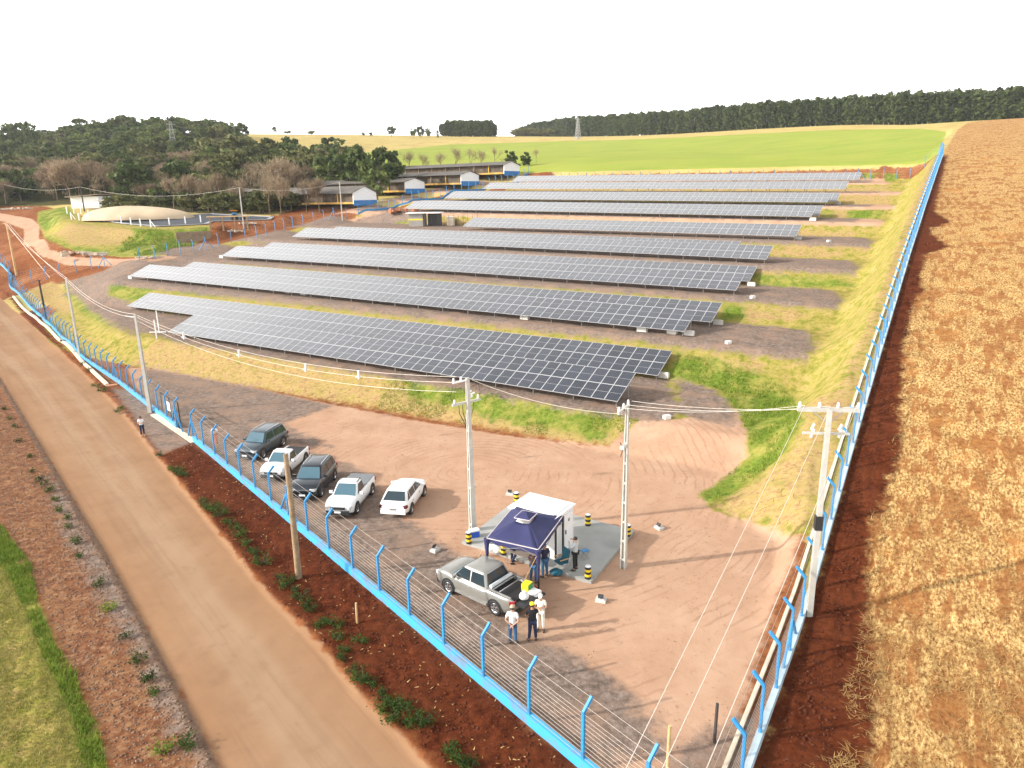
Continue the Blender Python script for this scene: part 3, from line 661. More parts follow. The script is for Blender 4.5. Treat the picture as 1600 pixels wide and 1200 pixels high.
# ------------------------------------------------------------------ fences
def post_mesh(h=2.15, arm=.52, w=.11, lean=1):
    mb = MB(); mb.bar((0, 0, -.1), (0, 0, h), w, w * .9, up=(0, 1, 0))
    mb.bar((0, 0, h - .03), (0, arm * .72 * lean, h + arm * .72), w, w * .8, up=(1, 0, 0))
    me = mb.mesh('post'); me.materials.append(M_BLUE); return me
POSTM = post_mesh(); POSTS = post_mesh(2.0, .42, .10)
def walk(poly, sp):
    """points every sp metres along a plan polyline, with directions"""
    P = [Vector((p[0], p[1])) for p in poly]; out = []; rest = 0.0
    for a, b in zip(P, P[1:]):
        l = (b - a).length; d = (b - a) / max(l, 1e-6); x = rest
        while x < l: out.append((a + d * x, d)); x += sp
        rest = x - l
    return out
def fence(poly, sp, label, inward, wall=(.16, .34), wallmat=None, nw=9, braces=(), wr=.006, pm=None, wire_top=True, skip_last=False, wall2=None, nm='wire_fence'):
    pts = walk(poly, sp); 
    base = Vector((pts[0][0].x, pts[0][0].y, gz(*pts[0][0])))
    root = empty(nm, base, 0, label, 'fence')
    fine = walk(poly, .8); fine.append((Vector((poly[-1][0], poly[-1][1])), fine[-1][1]))
    if wall:
        mb = MB(); G = [Vector((p.x, p.y, gz(p.x, p.y))) - base for p, d in fine]
        up = Vector((0, 0, wall[1])); off = [Vector((-d.y, d.x, 0)) * wall[0] / 2 for p, d in fine]
        vs = []; fs = []
        for g, o in zip(G, off): vs += [g - o - Vector((0, 0, .3)), g - o + up, g + o + up, g + o - Vector((0, 0, .3))]
        for i in range(len(G) - 1):
            for k in range(3): fs.append((i * 4 + k, i * 4 + k + 1, (i + 1) * 4 + k + 1, (i + 1) * 4 + k))
        fs += [(3, 2, 1, 0), tuple((len(G) - 1) * 4 + k for k in range(4))]
        mb.add(vs, fs); mb.obj('base_wall', wallmat or M_BLUEWALL, root)
    wb = MB(); prev = None; h = 2.15
    for i, (p, d) in enumerate(pts):
        z = gz(p.x, p.y); n = Vector((-d.y, d.x)) * inward
        o = bpy.data.objects.new('post', pm or POSTM); COL.objects.link(o); o.parent = root
        o.location = Vector((p.x, p.y, z)) - base; o.rotation_euler = (0, 0, math.atan2(n.y, n.x) - math.pi / 2)
        if i in braces:
            for sg in (-1, 1):
                q = p + d * sg * 1.5; b = MB().bar((p.x - base.x, p.y - base.y, z + 1.75 - base.z), (q.x - base.x, q.y - base.y, gz(q.x, q.y) - base.z), .09)
                b.obj('brace', M_BLUE, root)
        cur = (Vector((p.x, p.y, z)) - base, Vector((n.x, n.y, 0)))
        if prev is not None:
            for k in range(nw):
                hh = .42 + (h - .5) * k / (nw - 1); wb.tube([prev[0] + Vector((0, 0, hh)), cur[0] + Vector((0, 0, hh))], wr, 3, caps=False)
            if wire_top:
                for k in (.12, .34): wb.tube([prev[0] + prev[1] * k + Vector((0, 0, h + k)), cur[0] + cur[1] * k + Vector((0, 0, h + k))], wr, 3, caps=False)
        prev = cur
    wb.obj('wires', M_WIRE, root)
    return root
def W2(pl): return [tuple(at(*p)[:2]) for p in pl]
a0, a1 = W2([(303, 689), (911, 1201)]); dx, dy = (a1[0] - a0[0]), (a1[1] - a0[1]); ln = math.hypot(dx, dy); dx /= ln; dy /= ln
FRONT = [a0, (a0[0] + dx * (ln + 7.5), a0[1] + dy * (ln + 7.5))]
fence(FRONT, ln / 16, 'blue wire fence with bright blue base between red verge and parked cars', 1, (.2, .42), M_BLUEWALL, 11, (0, 7), .007)
LEFTF = W2([(277, 669), (235, 637), (185, 598), (125, 556), (75, 506), (40, 472), (20, 453), (15, 446), (18, 431), (8, 420), (0, 413), (-40, 395), (-90, 375)])
fence(LEFTF, 2.6, 'blue wire fence from the gate up beside the road to the far left', -1, (.2, .4), M_BLUEWALL, 9, (0, 8, 22), .007)
RF = [xy(SF + .1, t) for t in [6] + list(range(10, 178, 4)) + [178]]
fence(RF, 2.52, 'long blue post and wire fence climbing the slope beside the straw field', 1, (.22, .32), mat('pale_blue_wall', (.40, .52, .60), .8, 0, .2, 1.5), 10, (8, 22, 36, 50), .007)
BF = [xy(s_, 178.2) for s_ in range(-4, -97, -4)]
fence(BF, 2.52, 'thin blue fence along the top of the site below the green field', 1, None, None, 6, (6, 20), .006, POSTS)
LB = W2([(826, 272), (815, 280), (760, 295), (697, 306), (640, 317), (620, 322), (586, 329), (560, 335), (522, 341), (460, 355), (405, 369), (389, 372), (355, 381), (320, 390), (282, 396), (242, 405), (203, 411)])
fence(LB[:8], 2.6, 'blue fence with blue base wall in front of the long sheds', -1, (.2, .4), M_BLUE, 6, (2,), .006, POSTS)
fence(LB[7:], 2.7, 'blue fence along the track beside the lined pond and the grassy mound', -1, None, None, 6, (2, 14), .006, POSTS)
LC = W2([(164, 417), (141, 421), (119, 426), (94, 432), (70, 437), (47, 443), (24, 450)])
fence(LC, 2.9, 'short blue fence between the track opening and the roadside corner', -1, None, None, 6, (0,), .006, POSTS)
# concrete channel inside the right fence
def strip(name, poly, wd, hgt, m_, label, cat, z=0.0):
    fine = walk(poly, 1.0); b0 = Vector((fine[0][0].x, fine[0][0].y, gz(*fine[0][0]))); mb = MB(); vs = []; fs = []
    for p, d in fine:
        n = Vector((-d.y, d.x, 0)) * wd / 2; g = Vector((p.x, p.y, gz(p.x, p.y) + z)) - b0
        vs += [g - n - Vector((0, 0, .2)), g - n + Vector((0, 0, hgt)), g + n + Vector((0, 0, hgt)), g + n - Vector((0, 0, .2))]
    for i in range(len(fine) - 1):
        for k in range(3): fs.append((i * 4 + k, i * 4 + k + 1, (i + 1) * 4 + k + 1, (i + 1) * 4 + k))
    fs += [(3, 2, 1, 0), tuple((len(fine) - 1) * 4 + k for k in range(4))]
    mb.add(vs, fs); o = mb.obj(name, m_, None, b0); return tag(o, label, cat)
strip('drain_kerb', [xy(SF - .55, t) for t in range(8, 178, 6)], .14, .13, M_CREAM, 'narrow cream kerb of the drain just inside the straw field fence', 'kerb')
strip('concrete_kerb', W2([(21, 464), (60, 501), (120, 556), (168, 603)]), .32, .22, M_CREAM, 'cream concrete kerb between the road shrubs and the blue fence', 'kerb')
strip('gate_threshold', W2([(240, 648), (277, 673), (305, 692)]), .5, .07, M_CREAM, 'cream concrete strip on the ground across the gate opening', 'gate track')
strip('brick_step', W2([(166, 604), (192, 601)]), .55, .12, mat('clay_brick', (.5, .22, .11), .8, 0, .2, 5), 'short reddish brick step at the end of the cream kerb', 'step')
# sliding gate leaf behind the posts
g0, g1 = at(250, 651), at(277, 669); gd = (g1 - g0).normalized(); gn = Vector((-gd.y, gd.x, 0))
gate = empty('sliding_gate', g0 + gn * .3, math.atan2(gd.y, gd.x), 'dark framed sliding gate leaf standing open behind the fence posts', 'gate')
GLN = (g1 - g0).length; fb = MB()
for a, b in (((0, 0, .1), (GLN, 0, .1)), ((0, 0, 2.1), (GLN, 0, 2.1)), ((0, 0, .1), (0, 0, 2.1)), ((GLN, 0, .1), (GLN, 0, 2.1)), ((GLN * .5, 0, .1), (GLN * .5, 0, 2.1))): fb.bar(a, b, .07)
fb.obj('gate_frame', M_DKPL, gate); gm = MB()
for k in range(14): gm.tube([(.05 + (GLN - .1) * k / 13, 0, .1), (.05 + (GLN - .1) * k / 13, 0, 2.1)], .008, 4)
gm.obj('gate_mesh', M_WIRE, gate)
sg = MB().box((GLN * .5, -.12, 1.35), (.8, .03, .75)).obj('notice_board', M_WHITE, None, (0, 0, 0)); sg.location = gate.location; sg.rotation_euler = gate.rotation_euler
tag(sg, 'blank white notice board hung on the dark gate leaf', 'sign')

# ------------------------------------------------------------------ utility poles
def insulator(mb, p, h=.22, mi=1): mb.lathe(p, [(.03, 0), (.075, .03), (.04, .06), (.075, .09), (.04, .13), (.06, .16), (.03, h)], 8, mi)
def concrete_pole(b, h, label, arms=(), rot=0, w0=.34, w1=.17, nm='concrete_pole', grp=None):
    root = empty(nm, b, rot, label, 'utility pole', grp); mb = MB(); N_ = 9
    # double-T section, tapered, with a row of recesses
    def sec(w, d):
        f, r = d * .28, w * .2
        return [(-w / 2, -d / 2), (w / 2, -d / 2), (w / 2, -d / 2 + f), (r / 2 + .01, -d / 2 + f), (r / 2 + .01, d / 2 - f), (w / 2, d / 2 - f), (w / 2, d / 2), (-w / 2, d / 2), (-w / 2, d / 2 - f), (-r / 2 - .01, d / 2 - f), (-r / 2 - .01, -d / 2 + f), (-w / 2, -d / 2 + f)]
    vs = []
    for i in range(N_ + 1):
        k = i / N_; w = w0 + (w1 - w0) * k; vs += [(x, y, -.3 + (h + .3) * k) for x, y in sec(w, w * .82)]
    fs = [(i * 12 + k, i * 12 + (k + 1) % 12, (i + 1) * 12 + (k + 1) % 12, (i + 1) * 12 + k) for i in range(N_) for k in range(12)]
    mb.add(vs, fs + [tuple(range(12))[::-1], tuple(range(N_ * 12, N_ * 12 + 12))])
    for i in range(7):
        z = .5 + (h - 1.2) * i / 7; w = w0 + (w1 - w0) * z / h; mb.box((0, 0, z), (w * .9, w * .74, .12))
    mb.obj('pole', M_POLE, root)
    for z, ln, wd, ins in arms:
        ab = MB().box((0, .17, z), (ln, .11, wd)); ar = ab.obj('crossarm', M_POLE, root)
        for x in ins:
            ib = MB(); insulator(ib, (x, .17, z + wd / 2)); ib.obj('insulator', M_WHITE, ar)
    return root
PP = {}
def pole_at(key, bp, tp, label, arms=(), rot=0, **k):
    b = at(*bp); h = top_at(b, *tp); PP[key] = (b, h); return concrete_pole(b, h, label, arms(h) if callable(arms) else arms, rot, **k)
p1 = pole_at('p1', (739, 832), (732.5, 590), 'white concrete pole left of the blue canopy with looped black cables', lambda h: [(h - 1.35, 1.75, .12, (-.75, .75))], math.radians(38))
p2 = pole_at('p2', (974, 887), (964, 637), 'white concrete pole right of the canopy, at the corner of the slab', lambda h: [(h - .08, 1.5, .12, (-.65, 0, .65))], math.radians(62))
p3 = pole_at('p3', (235, 644), (210, 491), 'leaning-looking concrete pole beside the dark gate leaf', (), 0)
p4 = pole_at('p4', (1264, 962), (1295, 640), 'tall concrete pole with wide white crossarm outside the straw field fence', lambda h: [(h - .05, 2.35, .17, (-1.1, -.35, .35, 1.1))], math.radians(-8), w0=.25)
p5 = pole_at('p5', (125, 557), (109, 433), 'slim concrete pole rising from the fence beside the yellow green bank', (), 0, w0=.25)
p9 = pole_at('p9', (381, 357), (376, 293), 'pale slender pole beside the timber frame at the pond', (), 0, w0=.24, nm='pale_pole')
p10 = pole_at('p10', (535, 345), (529, 284), 'pale slender pole in front of the nearest long shed', (), 0, w0=.24, nm='pale_pole')
def fitting(root, mats_, fn, name):
    mb = MB(); fn(mb); return mb.obj(name, mats_, root)
H1 = PP['p1'][1]
def f1(mb):
    for s_, z in ((-1, 0), (1, .1)): mb.tube([(.75 * s_, .2, H1 - 1.3), (.95 * s_, .25, H1 - .9 - z), (.8 * s_, .2, H1 - .5), (.3 * s_, .1, H1 - .55)], .014, 5)
    for x in (-.45, -.2, .25, .5): mb.tube([(x, .22, H1 - 1.35), (x * .9, .26, H1 - 1.9), (x * .4, .18, H1 - 2.4), (0, .16, H1 - 3)], .02, 5)
fitting(p1, M_DKPL, f1, 'cable')
def f1b(mb):
    mb.box((-.45, 0, H1 - .12), (.9, .08, .08)); insulator(mb, (-.85, 0, H1 - .1), mi=0); insulator(mb, (-.4, 0, H1 - .1), mi=0)
    for x, z in ((.25, .8), (.45, .95), (.3, 1.1)): mb.tube([(0, 0, H1 - z), (x, .05, H1 - z + .05)], .05, 6)
fitting(p1, M_WHITE, f1b, 'top_bracket')
H2 = PP['p2'][1]
fitting(p2, M_POLE, lambda mb: (mb.box((-.35, 0, H2 - 1.75), (.6, .2, .14)), mb.tube([(.1, 0, H2 - 1.1), (.45, 0, H2 - .85)], .035, 6), mb.tube([(.1, 0, H2 - 1.5), (.35, 0, H2 - 1.3)], .03, 6)), 'side_bracket')
fitting(p2, M_DKPL, lambda mb: (mb.tube([(-.3, .1, H2 - 1.8), (-.6, .1, H2 - 1.5)], .02, 5), mb.tube([(-.1, .1, H2 - 1.9), (-.35, .15, H2 - 2.3)], .02, 5)), 'fuse')
H4 = PP['p4'][1]
for x in (-.55, 0, .5):
    mb = MB(); mb.tube([(x, .25, H4 - 1.25), (x + .1, .3, H4 - .9)], .06, 7); mb.tube([(x, .3, H4 - .95), (x + .12, .34, H4 - .7)], .05, 7); mb.obj('fuse_cutout', M_WHITE, p4)
MB().bar((-.9, .2, H4 - 1.05), (.9, .2, H4 - 1.05), .09).obj('lower_crossarm', M_POLE, p4)
fitting(p4, M_GALV, lambda mb: (mb.bar((-.55, .17, H4 - .15), (0, .1, H4 - .6), .035), mb.bar((.55, .17, H4 - .15), (0, .1, H4 - .6), .035)), 'arm_brace')
MB().box((0, 0, 4.35), (.30, .26, .62)).obj('black_band', M_DKPL, p4)
def wooden_pole(bp, tp, label, m_, r=.11, arm=None):
    b = at(*bp); h = top_at(b, *tp); root = empty('wooden_pole', b, 0, label, 'utility pole')
    mb = MB().tube([(0, 0, -.3), (.02, 0, h * .5), (0, 0, h)], [r * 1.25, r * 1.1, r * .85], 9); mb.obj('pole', m_, root)
    ib = MB(); insulator(ib, (0, r + .03, h - .18)); ib.obj('insulator', M_WHITE, root)
    if arm: MB().box((0, 0, h - .1), (arm, .1, .1)).obj('crossarm', m_, root)
    return b, h
PP['w1'] = wooden_pole((467, 903), (457, 708), 'brown wooden pole on the red verge in front of the parked cars', M_WOOD, .13)
PP['w2'] = wooden_pole((73, 503), (62, 437), 'dark wooden pole standing in the left roadside fence', M_DWOOD, .13, .6)
PP['w3'] = wooden_pole((26, 430), (14, 348), 'light wooden pole with slanting stay in the red corner field', M_STAKE, .17, 1.4)
PP['w4'] = wooden_pole((12, 321), (10, 288), 'dark pole at the edge of the wood, far left', M_DWOOD, .14)
PP['w5'] = wooden_pole((132, 330), (130, 292), 'dark wooden pole beside the small white house', M_DWOOD, .14)
def cable(a, b, sag, r, label, grp, n=14, nm='power_line'):
    a = Vector(a); b = Vector(b); mb = MB()
    pts = [a.lerp(b, i / n) - Vector((0, 0, sag * 4 * (i / n) * (1 - i / n))) for i in range(n + 1)]
    mb.tube([p - a for p in pts], r, 4, caps=False); o = mb.obj(nm, M_CABLE, None, a); tag(o, label, 'power line', grp); return pts
def ptop(k, dz=0, dx=0, dy=0): b, h = PP[k]; return Vector((b.x + dx, b.y + dy, b.z + h + dz))
for i, (dx_, dy_, tx, ty) in enumerate(((-.95, .15, -.55, -.35), (0, 0, 0, 0), (.95, -.15, .3, .6))):
    cable(ptop('p4', .15, dx_, dy_), ptop('p2', .15, tx, ty), .25, .009, 'thin wire between the right fence pole and the canopy pole', 'wires from the fence pole to the canopy pole')
    q = ray_z(*((970, 1195), (1030, 1190), (1098, 1195))[i], 8.7); A = ptop('p4', .15, dx_, dy_); B = Vector(q)
    cable(A, A + (B - A) * 2.2, .3, .008, ('pale wire crossing the yard, leftmost of three', 'pale wire crossing the yard, middle one of three', 'pale wire crossing the yard, nearest the right fence')[i], 'three pale wires over the yard')
for i, dz in enumerate((.05, -.25, -.75)):
    pts = cable(ptop('p1', dz, -.6), ptop('p3', dz * .6 - .1, .1), 1.15 + .12 * i, .011, 'sagging wire between the gate pole and the white pole at the canopy', 'wires along the embankment')
    if i == 1:
        for k in (3, 5, 8, 11):
            sp_ = MB().box((0, 0, .12), (.07, .25, .5)).box((0, 0, 0), (.35, .06, .08)); o = sp_.obj('wire_spacer', M_WHITE, None, pts[k]); tag(o, 'small white spacer clipped on the sagging wires', 'spacer', 'spacers on the sagging wires')
for i, dz in enumerate((0, -.3)):
    cable(ptop('p3', dz, 0), ptop('p5', dz, 0), .9, .016, 'sagging wire between the gate pole and the slim bank pole', 'wires from the gate pole to the bank pole')
    cable(ptop('p5', dz, 0), ptop('w3', dz, (-.5, .5)[i]), .5, .02, 'wire running on from the slim bank pole to the wooden corner pole', 'wires to the corner pole')
cable(ptop('w3', -.1), at(78, 434), .1, .03, 'slanting stay cable of the light wooden corner pole', None, nm='stay_cable')
cable(ptop('w4'), ptop('w5'), 1.2, .018, 'wire between the two dark poles in front of the wood', None)
cable(ptop('w5'), ptop('p9'), 2.0, .018, 'wire passing over the tan dome to the pale pond pole', None)
cable(ptop('p9'), ptop('p10'), 1.2, .018, 'wire between the two pale slender poles', None)
cable(ptop('p1', -.1, .2), ptop('p2', -.3, -.2), .35, .009, 'short wire between the two white poles beside the canopy', None)
# white trestle-like switch on the lower wires and the street lamp arm of the gate pole
MB().tube([(0, 0, PP['p3'][1] - .25), (-.9, .1, PP['p3'][1] - .15)], .03, 6).obj('lamp_arm', M_WHITE, p3)
for x, y, k in ((245, 529, 0), (249, 520, 1)):
    b = at(x, y); mb = MB().bar((0, 0, 0), (0, 0, 2.2 + .5 * k), .1); o = mb.obj('white_post', M_WHITE, None, b); tag(o, ('short', 'taller')[k] + ' white post of the pair on the gravel left of the nearest row', 'post', 'two white posts left of the nearest row')
MB_ = MB().bar((-1.0, 0, 0), (1.0, 0, 0), .10)
b = at(247, 522); o = MB_.obj('white_bar', M_WHITE, None, b + Vector((0, 0, .25))); tag(o, 'white bar lying across the two white posts on the gravel', 'bar')

# stakes
for bp, tp, m_, r, lb in (((558, 973), (555, 942), M_STAKE, .05, 'raw orange stake standing in the dark red verge'), ((1116, 1160), (1118, 1099), M_DWOOD, .06, 'dark short post inside the yard near the right fence'),
                          ((1042, 1215), (1047, 1134), M_STAKE, .06, 'pale wooden post in the front corner of the yard')):
    b = at(*bp); h = top_at(b, *tp); o = MB().tube([(0, 0, -.1), (.02, 0, h)], [r, r * .9], 8).obj('stake', m_, None, b); tag(o, lb, 'stake')

# ------------------------------------------------------------------ vehicles
def lerp(a, b, k): return a + (b - a) * k
def car(name, label, loc, head, L_, W_, H_, wb, paint, style, belt=.92, hood=.98, cab=None, lights=True, grille=None):
    """x forward, y left; cab = x of rear base, rear roof, front roof, windscreen base"""
    root = empty(name, loc, head, label, 'pickup truck' if 'pickup' in name else 'car')
    w = W_ / 2; xr, xf = -L_ / 2, L_ / 2; zs = .27; R_ = .33 if 'pickup' not in name and 'suv' not in name else .36
    cb_r, rf_r, rf_f, cb_f = cab
    bed = style == 'pickup'
    # lower body, lofted along x
    st_ = []
    n = 26
    for i in range(n + 1):
        k = i / n; x = lerp(xr, xf, k)
        e = min((x - xr), (xf - x)); wid = w * (1 - .16 * max(0, 1 - e / .55) ** 2)
        if x > cb_f: kk = (x - cb_f) / (xf - cb_f); zt = lerp(belt + .05, hood - .16, kk ** 1.6) + .03 * math.sin(kk * math.pi)
        elif bed and x < cb_r: zt = belt + .06
        else: zt = belt
        if e < .12: zt -= .14 * (1 - e / .12) ** 2 * (2 if x > 0 else 1)
        lo = zs + (.12 * max(0, 1 - e / .4))
        st_.append((x, wid, lo, zt))
    mb = MB(); vs = []; np_ = 11
    for x, wid, lo, zt in st_:
        half = [(0, lo), (wid * .86, lo), (wid * .97, lo + .08), (wid, lo + .28), (wid * .995, (lo + zt) / 2 + .06), (wid * .985, zt - .10), (wid * .94, zt - .02), (wid * .84, zt + .012), (wid * .5, zt + .035), (wid * .2, zt + .045), (0, zt + .047)]
        if bed and x < cb_r - .06: half = [(a, min(b, zt - .02) if a < wid * .9 else b) for a, b in half]; half[7] = (wid * .88, zt - .01); half[8] = (wid * .87, .78); half[9] = (wid * .3, .78); half[10] = (0, .78)
        vs += [(x, y, z) for y, z in half] + [(x, -y, z) for y, z in half[1:-1][::-1]]
    m_ = 2 * np_ - 2
    fs = [(i * m_ + k, i * m_ + (k + 1) % m_, (i + 1) * m_ + (k + 1) % m_, (i + 1) * m_ + k) for i in range(n) for k in range(m_)]
    mb.add(vs, fs, 0, True); mb.add(vs[:m_], [tuple(range(m_))], 0); mb.add(vs[-m_:], [tuple(range(m_))[::-1]], 0)
    # cabin
    wb_, wr_ = w * .90, w * .70; zr = H_
    rings = []
    for k, z in ((0, belt - .03), (.12, belt + .05), (.5, lerp(belt, zr, .5)), (.86, lerp(belt, zr, .88)), (.97, zr - .035)):
        rings.append((lerp(cb_r, rf_r, k), lerp(cb_f, rf_f, k), lerp(wb_, wr_, k), z))
    rings.append((rf_r + .06, rf_f - .10, wr_ * .88, zr)); rings.append((lerp(rf_r, rf_f, .36), lerp(rf_r, rf_f, .64), wr_ * .4, zr + .02))
    vs = []
    for a, b_, hw, z in rings:
        c = .13
        for sx, sy in ((1, 1), (-1, 1), (-1, -1), (1, -1)):
            X_ = b_ if sx > 0 else a
            c = .13 if b_ - a > .5 else .04
            pts = [(X_ - sx * 0, sy * (hw - c)), (X_ - sx * c * .35, sy * (hw - c * .3)), (X_ - sx * c, sy * hw)]
            if sx * sy < 0: pts = pts[::-1]
            vs += [(p[0], p[1], z) for p in pts]
    fs = [(i * 12 + k, i * 12 + (k + 1) % 12, (i + 1) * 12 + (k + 1) % 12, (i + 1) * 12 + k) for i in range(len(rings) - 1) for k in range(12)]
    mb.add(vs, fs + [tuple(range(len(rings) * 12 - 12, len(rings) * 12))], 0, True)
    body = mb.obj('body', paint, root)
    # glass
    def quad(nm, pts, m_=M_WIN, off=.012, nrm=None, par=root):
        P_ = [Vector(p) for p in pts]; nn = (P_[1] - P_[0]).cross(P_[2] - P_[0]).normalized()
        c = sum(P_, Vector()) / len(P_)
        if nn.dot(c - Vector((0, 0, .8))) < 0: nn = -nn; 
        a = [p + nn * off for p in P_]; b_ = [p - nn * .02 for p in P_]; q = len(P_)
        g = MB().add(a + b_, [tuple(range(q))] + [(i, q + i, q + (i + 1) % q, (i + 1) % q) for i in range(q)]); return g.obj(nm, m_, par)
    def fx(k, y): return (lerp(cb_f, rf_f, k), y, lerp(belt, zr, k))
    def rx(k, y): return (lerp(cb_r, rf_r, k), y, lerp(belt, zr, k))
    def sy(x, k, s_): return (x, s_ * lerp(wb_, wr_, k), lerp(belt, zr, k))
    quad('windscreen', [fx(.07, -wb_ + .12), fx(.07, wb_ - .12), fx(.50, lerp(wb_, wr_, .5) - .09), fx(.87, wr_ - .08), fx(.87, -wr_ + .08), fx(.50, -lerp(wb_, wr_, .5) + .09)], M_SCREEN, .02)
    quad('rear_window', [rx(.18, -wb_ + .13), rx(.18, wb_ - .13), rx(.86, wr_ - .1), rx(.86, -wr_ + .1)], M_WIN, .02)
    segs = {'pickup2': 2, 'pickup': 1}.get(style, 3)
    for s_ in (-1, 1):
        xs0 = lerp(cb_r, rf_r, .3) + .1; xs1 = lerp(cb_f, rf_f, .1) - .16
        if style == 'pickup': divs = [(lerp(cb_r, rf_r, .5) + .12 if grille == 'ext' else lerp(cb_r, rf_r, .5) + .1, xs1)]
        elif segs == 2 or style == 'pickup_d': divs = [(xs0, lerp(xs0, xs1, .42)), (lerp(xs0, xs1, .46), xs1)]
        else: divs = [(xs0, lerp(xs0, xs1, .18)), (lerp(xs0, xs1, .21), lerp(xs0, xs1, .54)), (lerp(xs0, xs1, .57), xs1)]
        for j, (u0, u1) in enumerate(divs):
            f1_ = lerp(cb_f, rf_f, .86) - .08 if j == len(divs) - 1 else u1
            r1_ = max(u0, lerp(cb_r, rf_r, .86) + .08)
            quad('side_window', [sy(u0, .10, s_), sy(u1, .10, s_), sy(min(f1_, u1), .84, s_), sy(r1_, .84, s_)], M_WIN, .014)
        # mirror
        MB().box((cb_f - .35, s_ * (w + .07), belt + .10), (.1, .2, .15)).obj('mirror', paint, root)
        mbh = MB()
        for x in ([lerp(xs0, xs1, .5)] if style == 'pickup' else [lerp(xs0, xs1, .25), lerp(xs0, xs1, .75)]): mbh.box((x, s_ * (w * .99 + .012), belt - .16), (.16, .02, .03))
        mbh.obj('door_handle', paint if paint is not M_PWHITE else M_DKPL, root)
    # wheels
    for x in (wb / 2 + .04, -wb / 2 + .04):
        for s_ in (-1, 1):
            arch = MB(); prof = [(math.cos(a) * (R_ + .075), math.sin(a) * (R_ + .075) + R_) for a in [math.pi * i / 14 for i in range(15)]]
            prof = [(x + a, max(z, zs)) for a, z in prof] + [(x - R_ - .075, zs), (x + R_ + .075, zs)]
            arch.prism(prof, ((w - .05) * s_, (w + .004) * s_) if s_ > 0 else ((w + .004) * s_, (w - .05) * s_), 'Y'); arch.obj('wheel_arch', M_BLACK, root)
            wh = MB(); ax = (0, s_, 0); c0 = (x, s_ * (w - .19), R_)
            wh.lathe(c0, [(R_ * .6, 0), (R_ * .93, .0), (R_, .04), (R_, .17), (R_ * .93, .215), (R_ * .66, .215), (R_ * .62, .17)], 22, 0, True, ax)
            wo = wh.obj('wheel', M_BLACK, root)
            ri = MB(); c1 = Vector((x, s_ * (w - .19), R_)); ri.lathe(c1, [(R_ * .64, .13), (R_ * .64, .2), (R_ * .58, .205), (R_ * .55, .16), (0, .15)], 18, 0, True, ax)
            for k in range(5):
                an = 2 * math.pi * k / 5; ri.bar(c1 + Vector((math.cos(an) * .05, s_ * .185, math.sin(an) * .05)), c1 + Vector((math.cos(an) * R_ * .58, s_ * .19, math.sin(an) * R_ * .58)), .07, .02, up=(0, 1, 0))
            ri.obj('rim', M_CHROME, wo)
    # nose and tail
    fz = hood
    black_nose = grille in ('black', 'ext')
    MB().box((xf - .03, 0, .42), (.16, W_ * .80, .24)).box((xf - .12, 0, .33), (.2, W_ * .86, .12)).obj('front_bumper', M_DKPL if black_nose or grille == 'dark' else paint, root)
    MB().box((xf - .01, 0, fz - .34), (.1, W_ * .5, .12)).obj('grille', M_DKPL, root)
    if grille == 'suv': MB().box((xf + .005, 0, fz - .28), (.09, W_ * .52, .025)).obj('grille_trim', M_CHROME, root)
    MB().box((xf + .06, 0, .47), (.015, .38, .11)).obj('number_plate', M_WHITE, root)
    MB().box((xr - .015, 0, .62 if style != 'hatch' else .6), (.015, .38, .11)).obj('number_plate', M_WHITE if style != 'hatch' else M_GALV, root)
    for s_ in (-1, 1):
        hl = MB().box((xf - .13, s_ * w * .70, fz - .30), (.26, .34, .13), rz=-s_ * .35); hl.obj('headlight', M_LENS, root)
        tl = MB().box((xr + .10, s_ * w * .80, belt - .16), (.22, .25, .2 if style != 'hatch' else .17), rz=s_ * .3); tl.obj('taillight', M_RED if style != 'hatch' else M_TAIL, root)
    MB().box((xr + .02, 0, .42), (.14, W_ * .84, .2)).obj('rear_bumper', M_DKPL if bed else paint, root)
    if style == 'suv':
        for s_ in (-1, 1): MB().tube([(rf_r + .15, s_ * wr_ * .9, zr + .0), (rf_r + .3, s_ * wr_ * .9, zr + .06), (rf_f - .3, s_ * wr_ * .9, zr + .06), (rf_f - .15, s_ * wr_ * .9, zr - .01)], .022, 6).obj('roof_rail', M_CHROME, root)
        MB().box((0, w + .0, .36), (wb * .62, .03, .14)).box((0, -w - .0, .36), (wb * .62, .03, .14)).obj('sill_trim', M_DKPL, root)
    return root
def paintm(name, col, metal=0, rough=.35): return mat(name, col, rough, metal, .04, 2, 0, .5, .6)
M_PWHITE = paintm('white_car_paint', (.80, .80, .80)); M_PGREY = paintm('blue_grey_car_paint', (.055, .075, .09), .3, .3); M_PBLACK = paintm('black_car_paint', (.018, .024, .032), .2, .25)
M_PBEIGE = paintm('silver_beige_car_paint', (.34, .33, .30), .55, .35); M_TAIL = mat('dark_red_lens', (.10, .012, .015), .25, 0, 0)
def place(contact, head_deg, wb, W_, side=1, wheel=1):
    """contact of the front (wheel=1) or rear wheel on the left (side=1) or right flank"""
    a = math.radians(head_deg); hx = Vector((math.cos(a), math.sin(a), 0)); lf = Vector((-hx.y, hx.x, 0))
    c = contact - hx * (wb / 2 + .04) * wheel - lf * (W_ / 2 - .05) * side; c.z = gz(c.x, c.y); return c, a
c, a = place(at(411.5, 716), -104, 2.6, 1.8); car('parked_suv', 'blue grey SUV with roof rails, farthest left of the parked cars', c, a, 4.40, 1.82, 1.64, 2.6, M_PGREY, 'suv', .98, 1.06, (-2.1, -1.75, .35, 1.02), grille='suv')
c, a = place(at(451, 747), -98, 2.75, 1.7); CARB = car('parked_pickup', 'white pickup with open black bed between the grey and the black SUV', c, a, 4.45, 1.70, 1.52, 2.72, M_PWHITE, 'pickup', .93, .98, (-.35, -.1, .45, 1.15), grille='dark')
MB().box((-1.28, 0, .86), (1.6, 1.38, .10)).obj('bed_liner', M_BLACK, CARB)
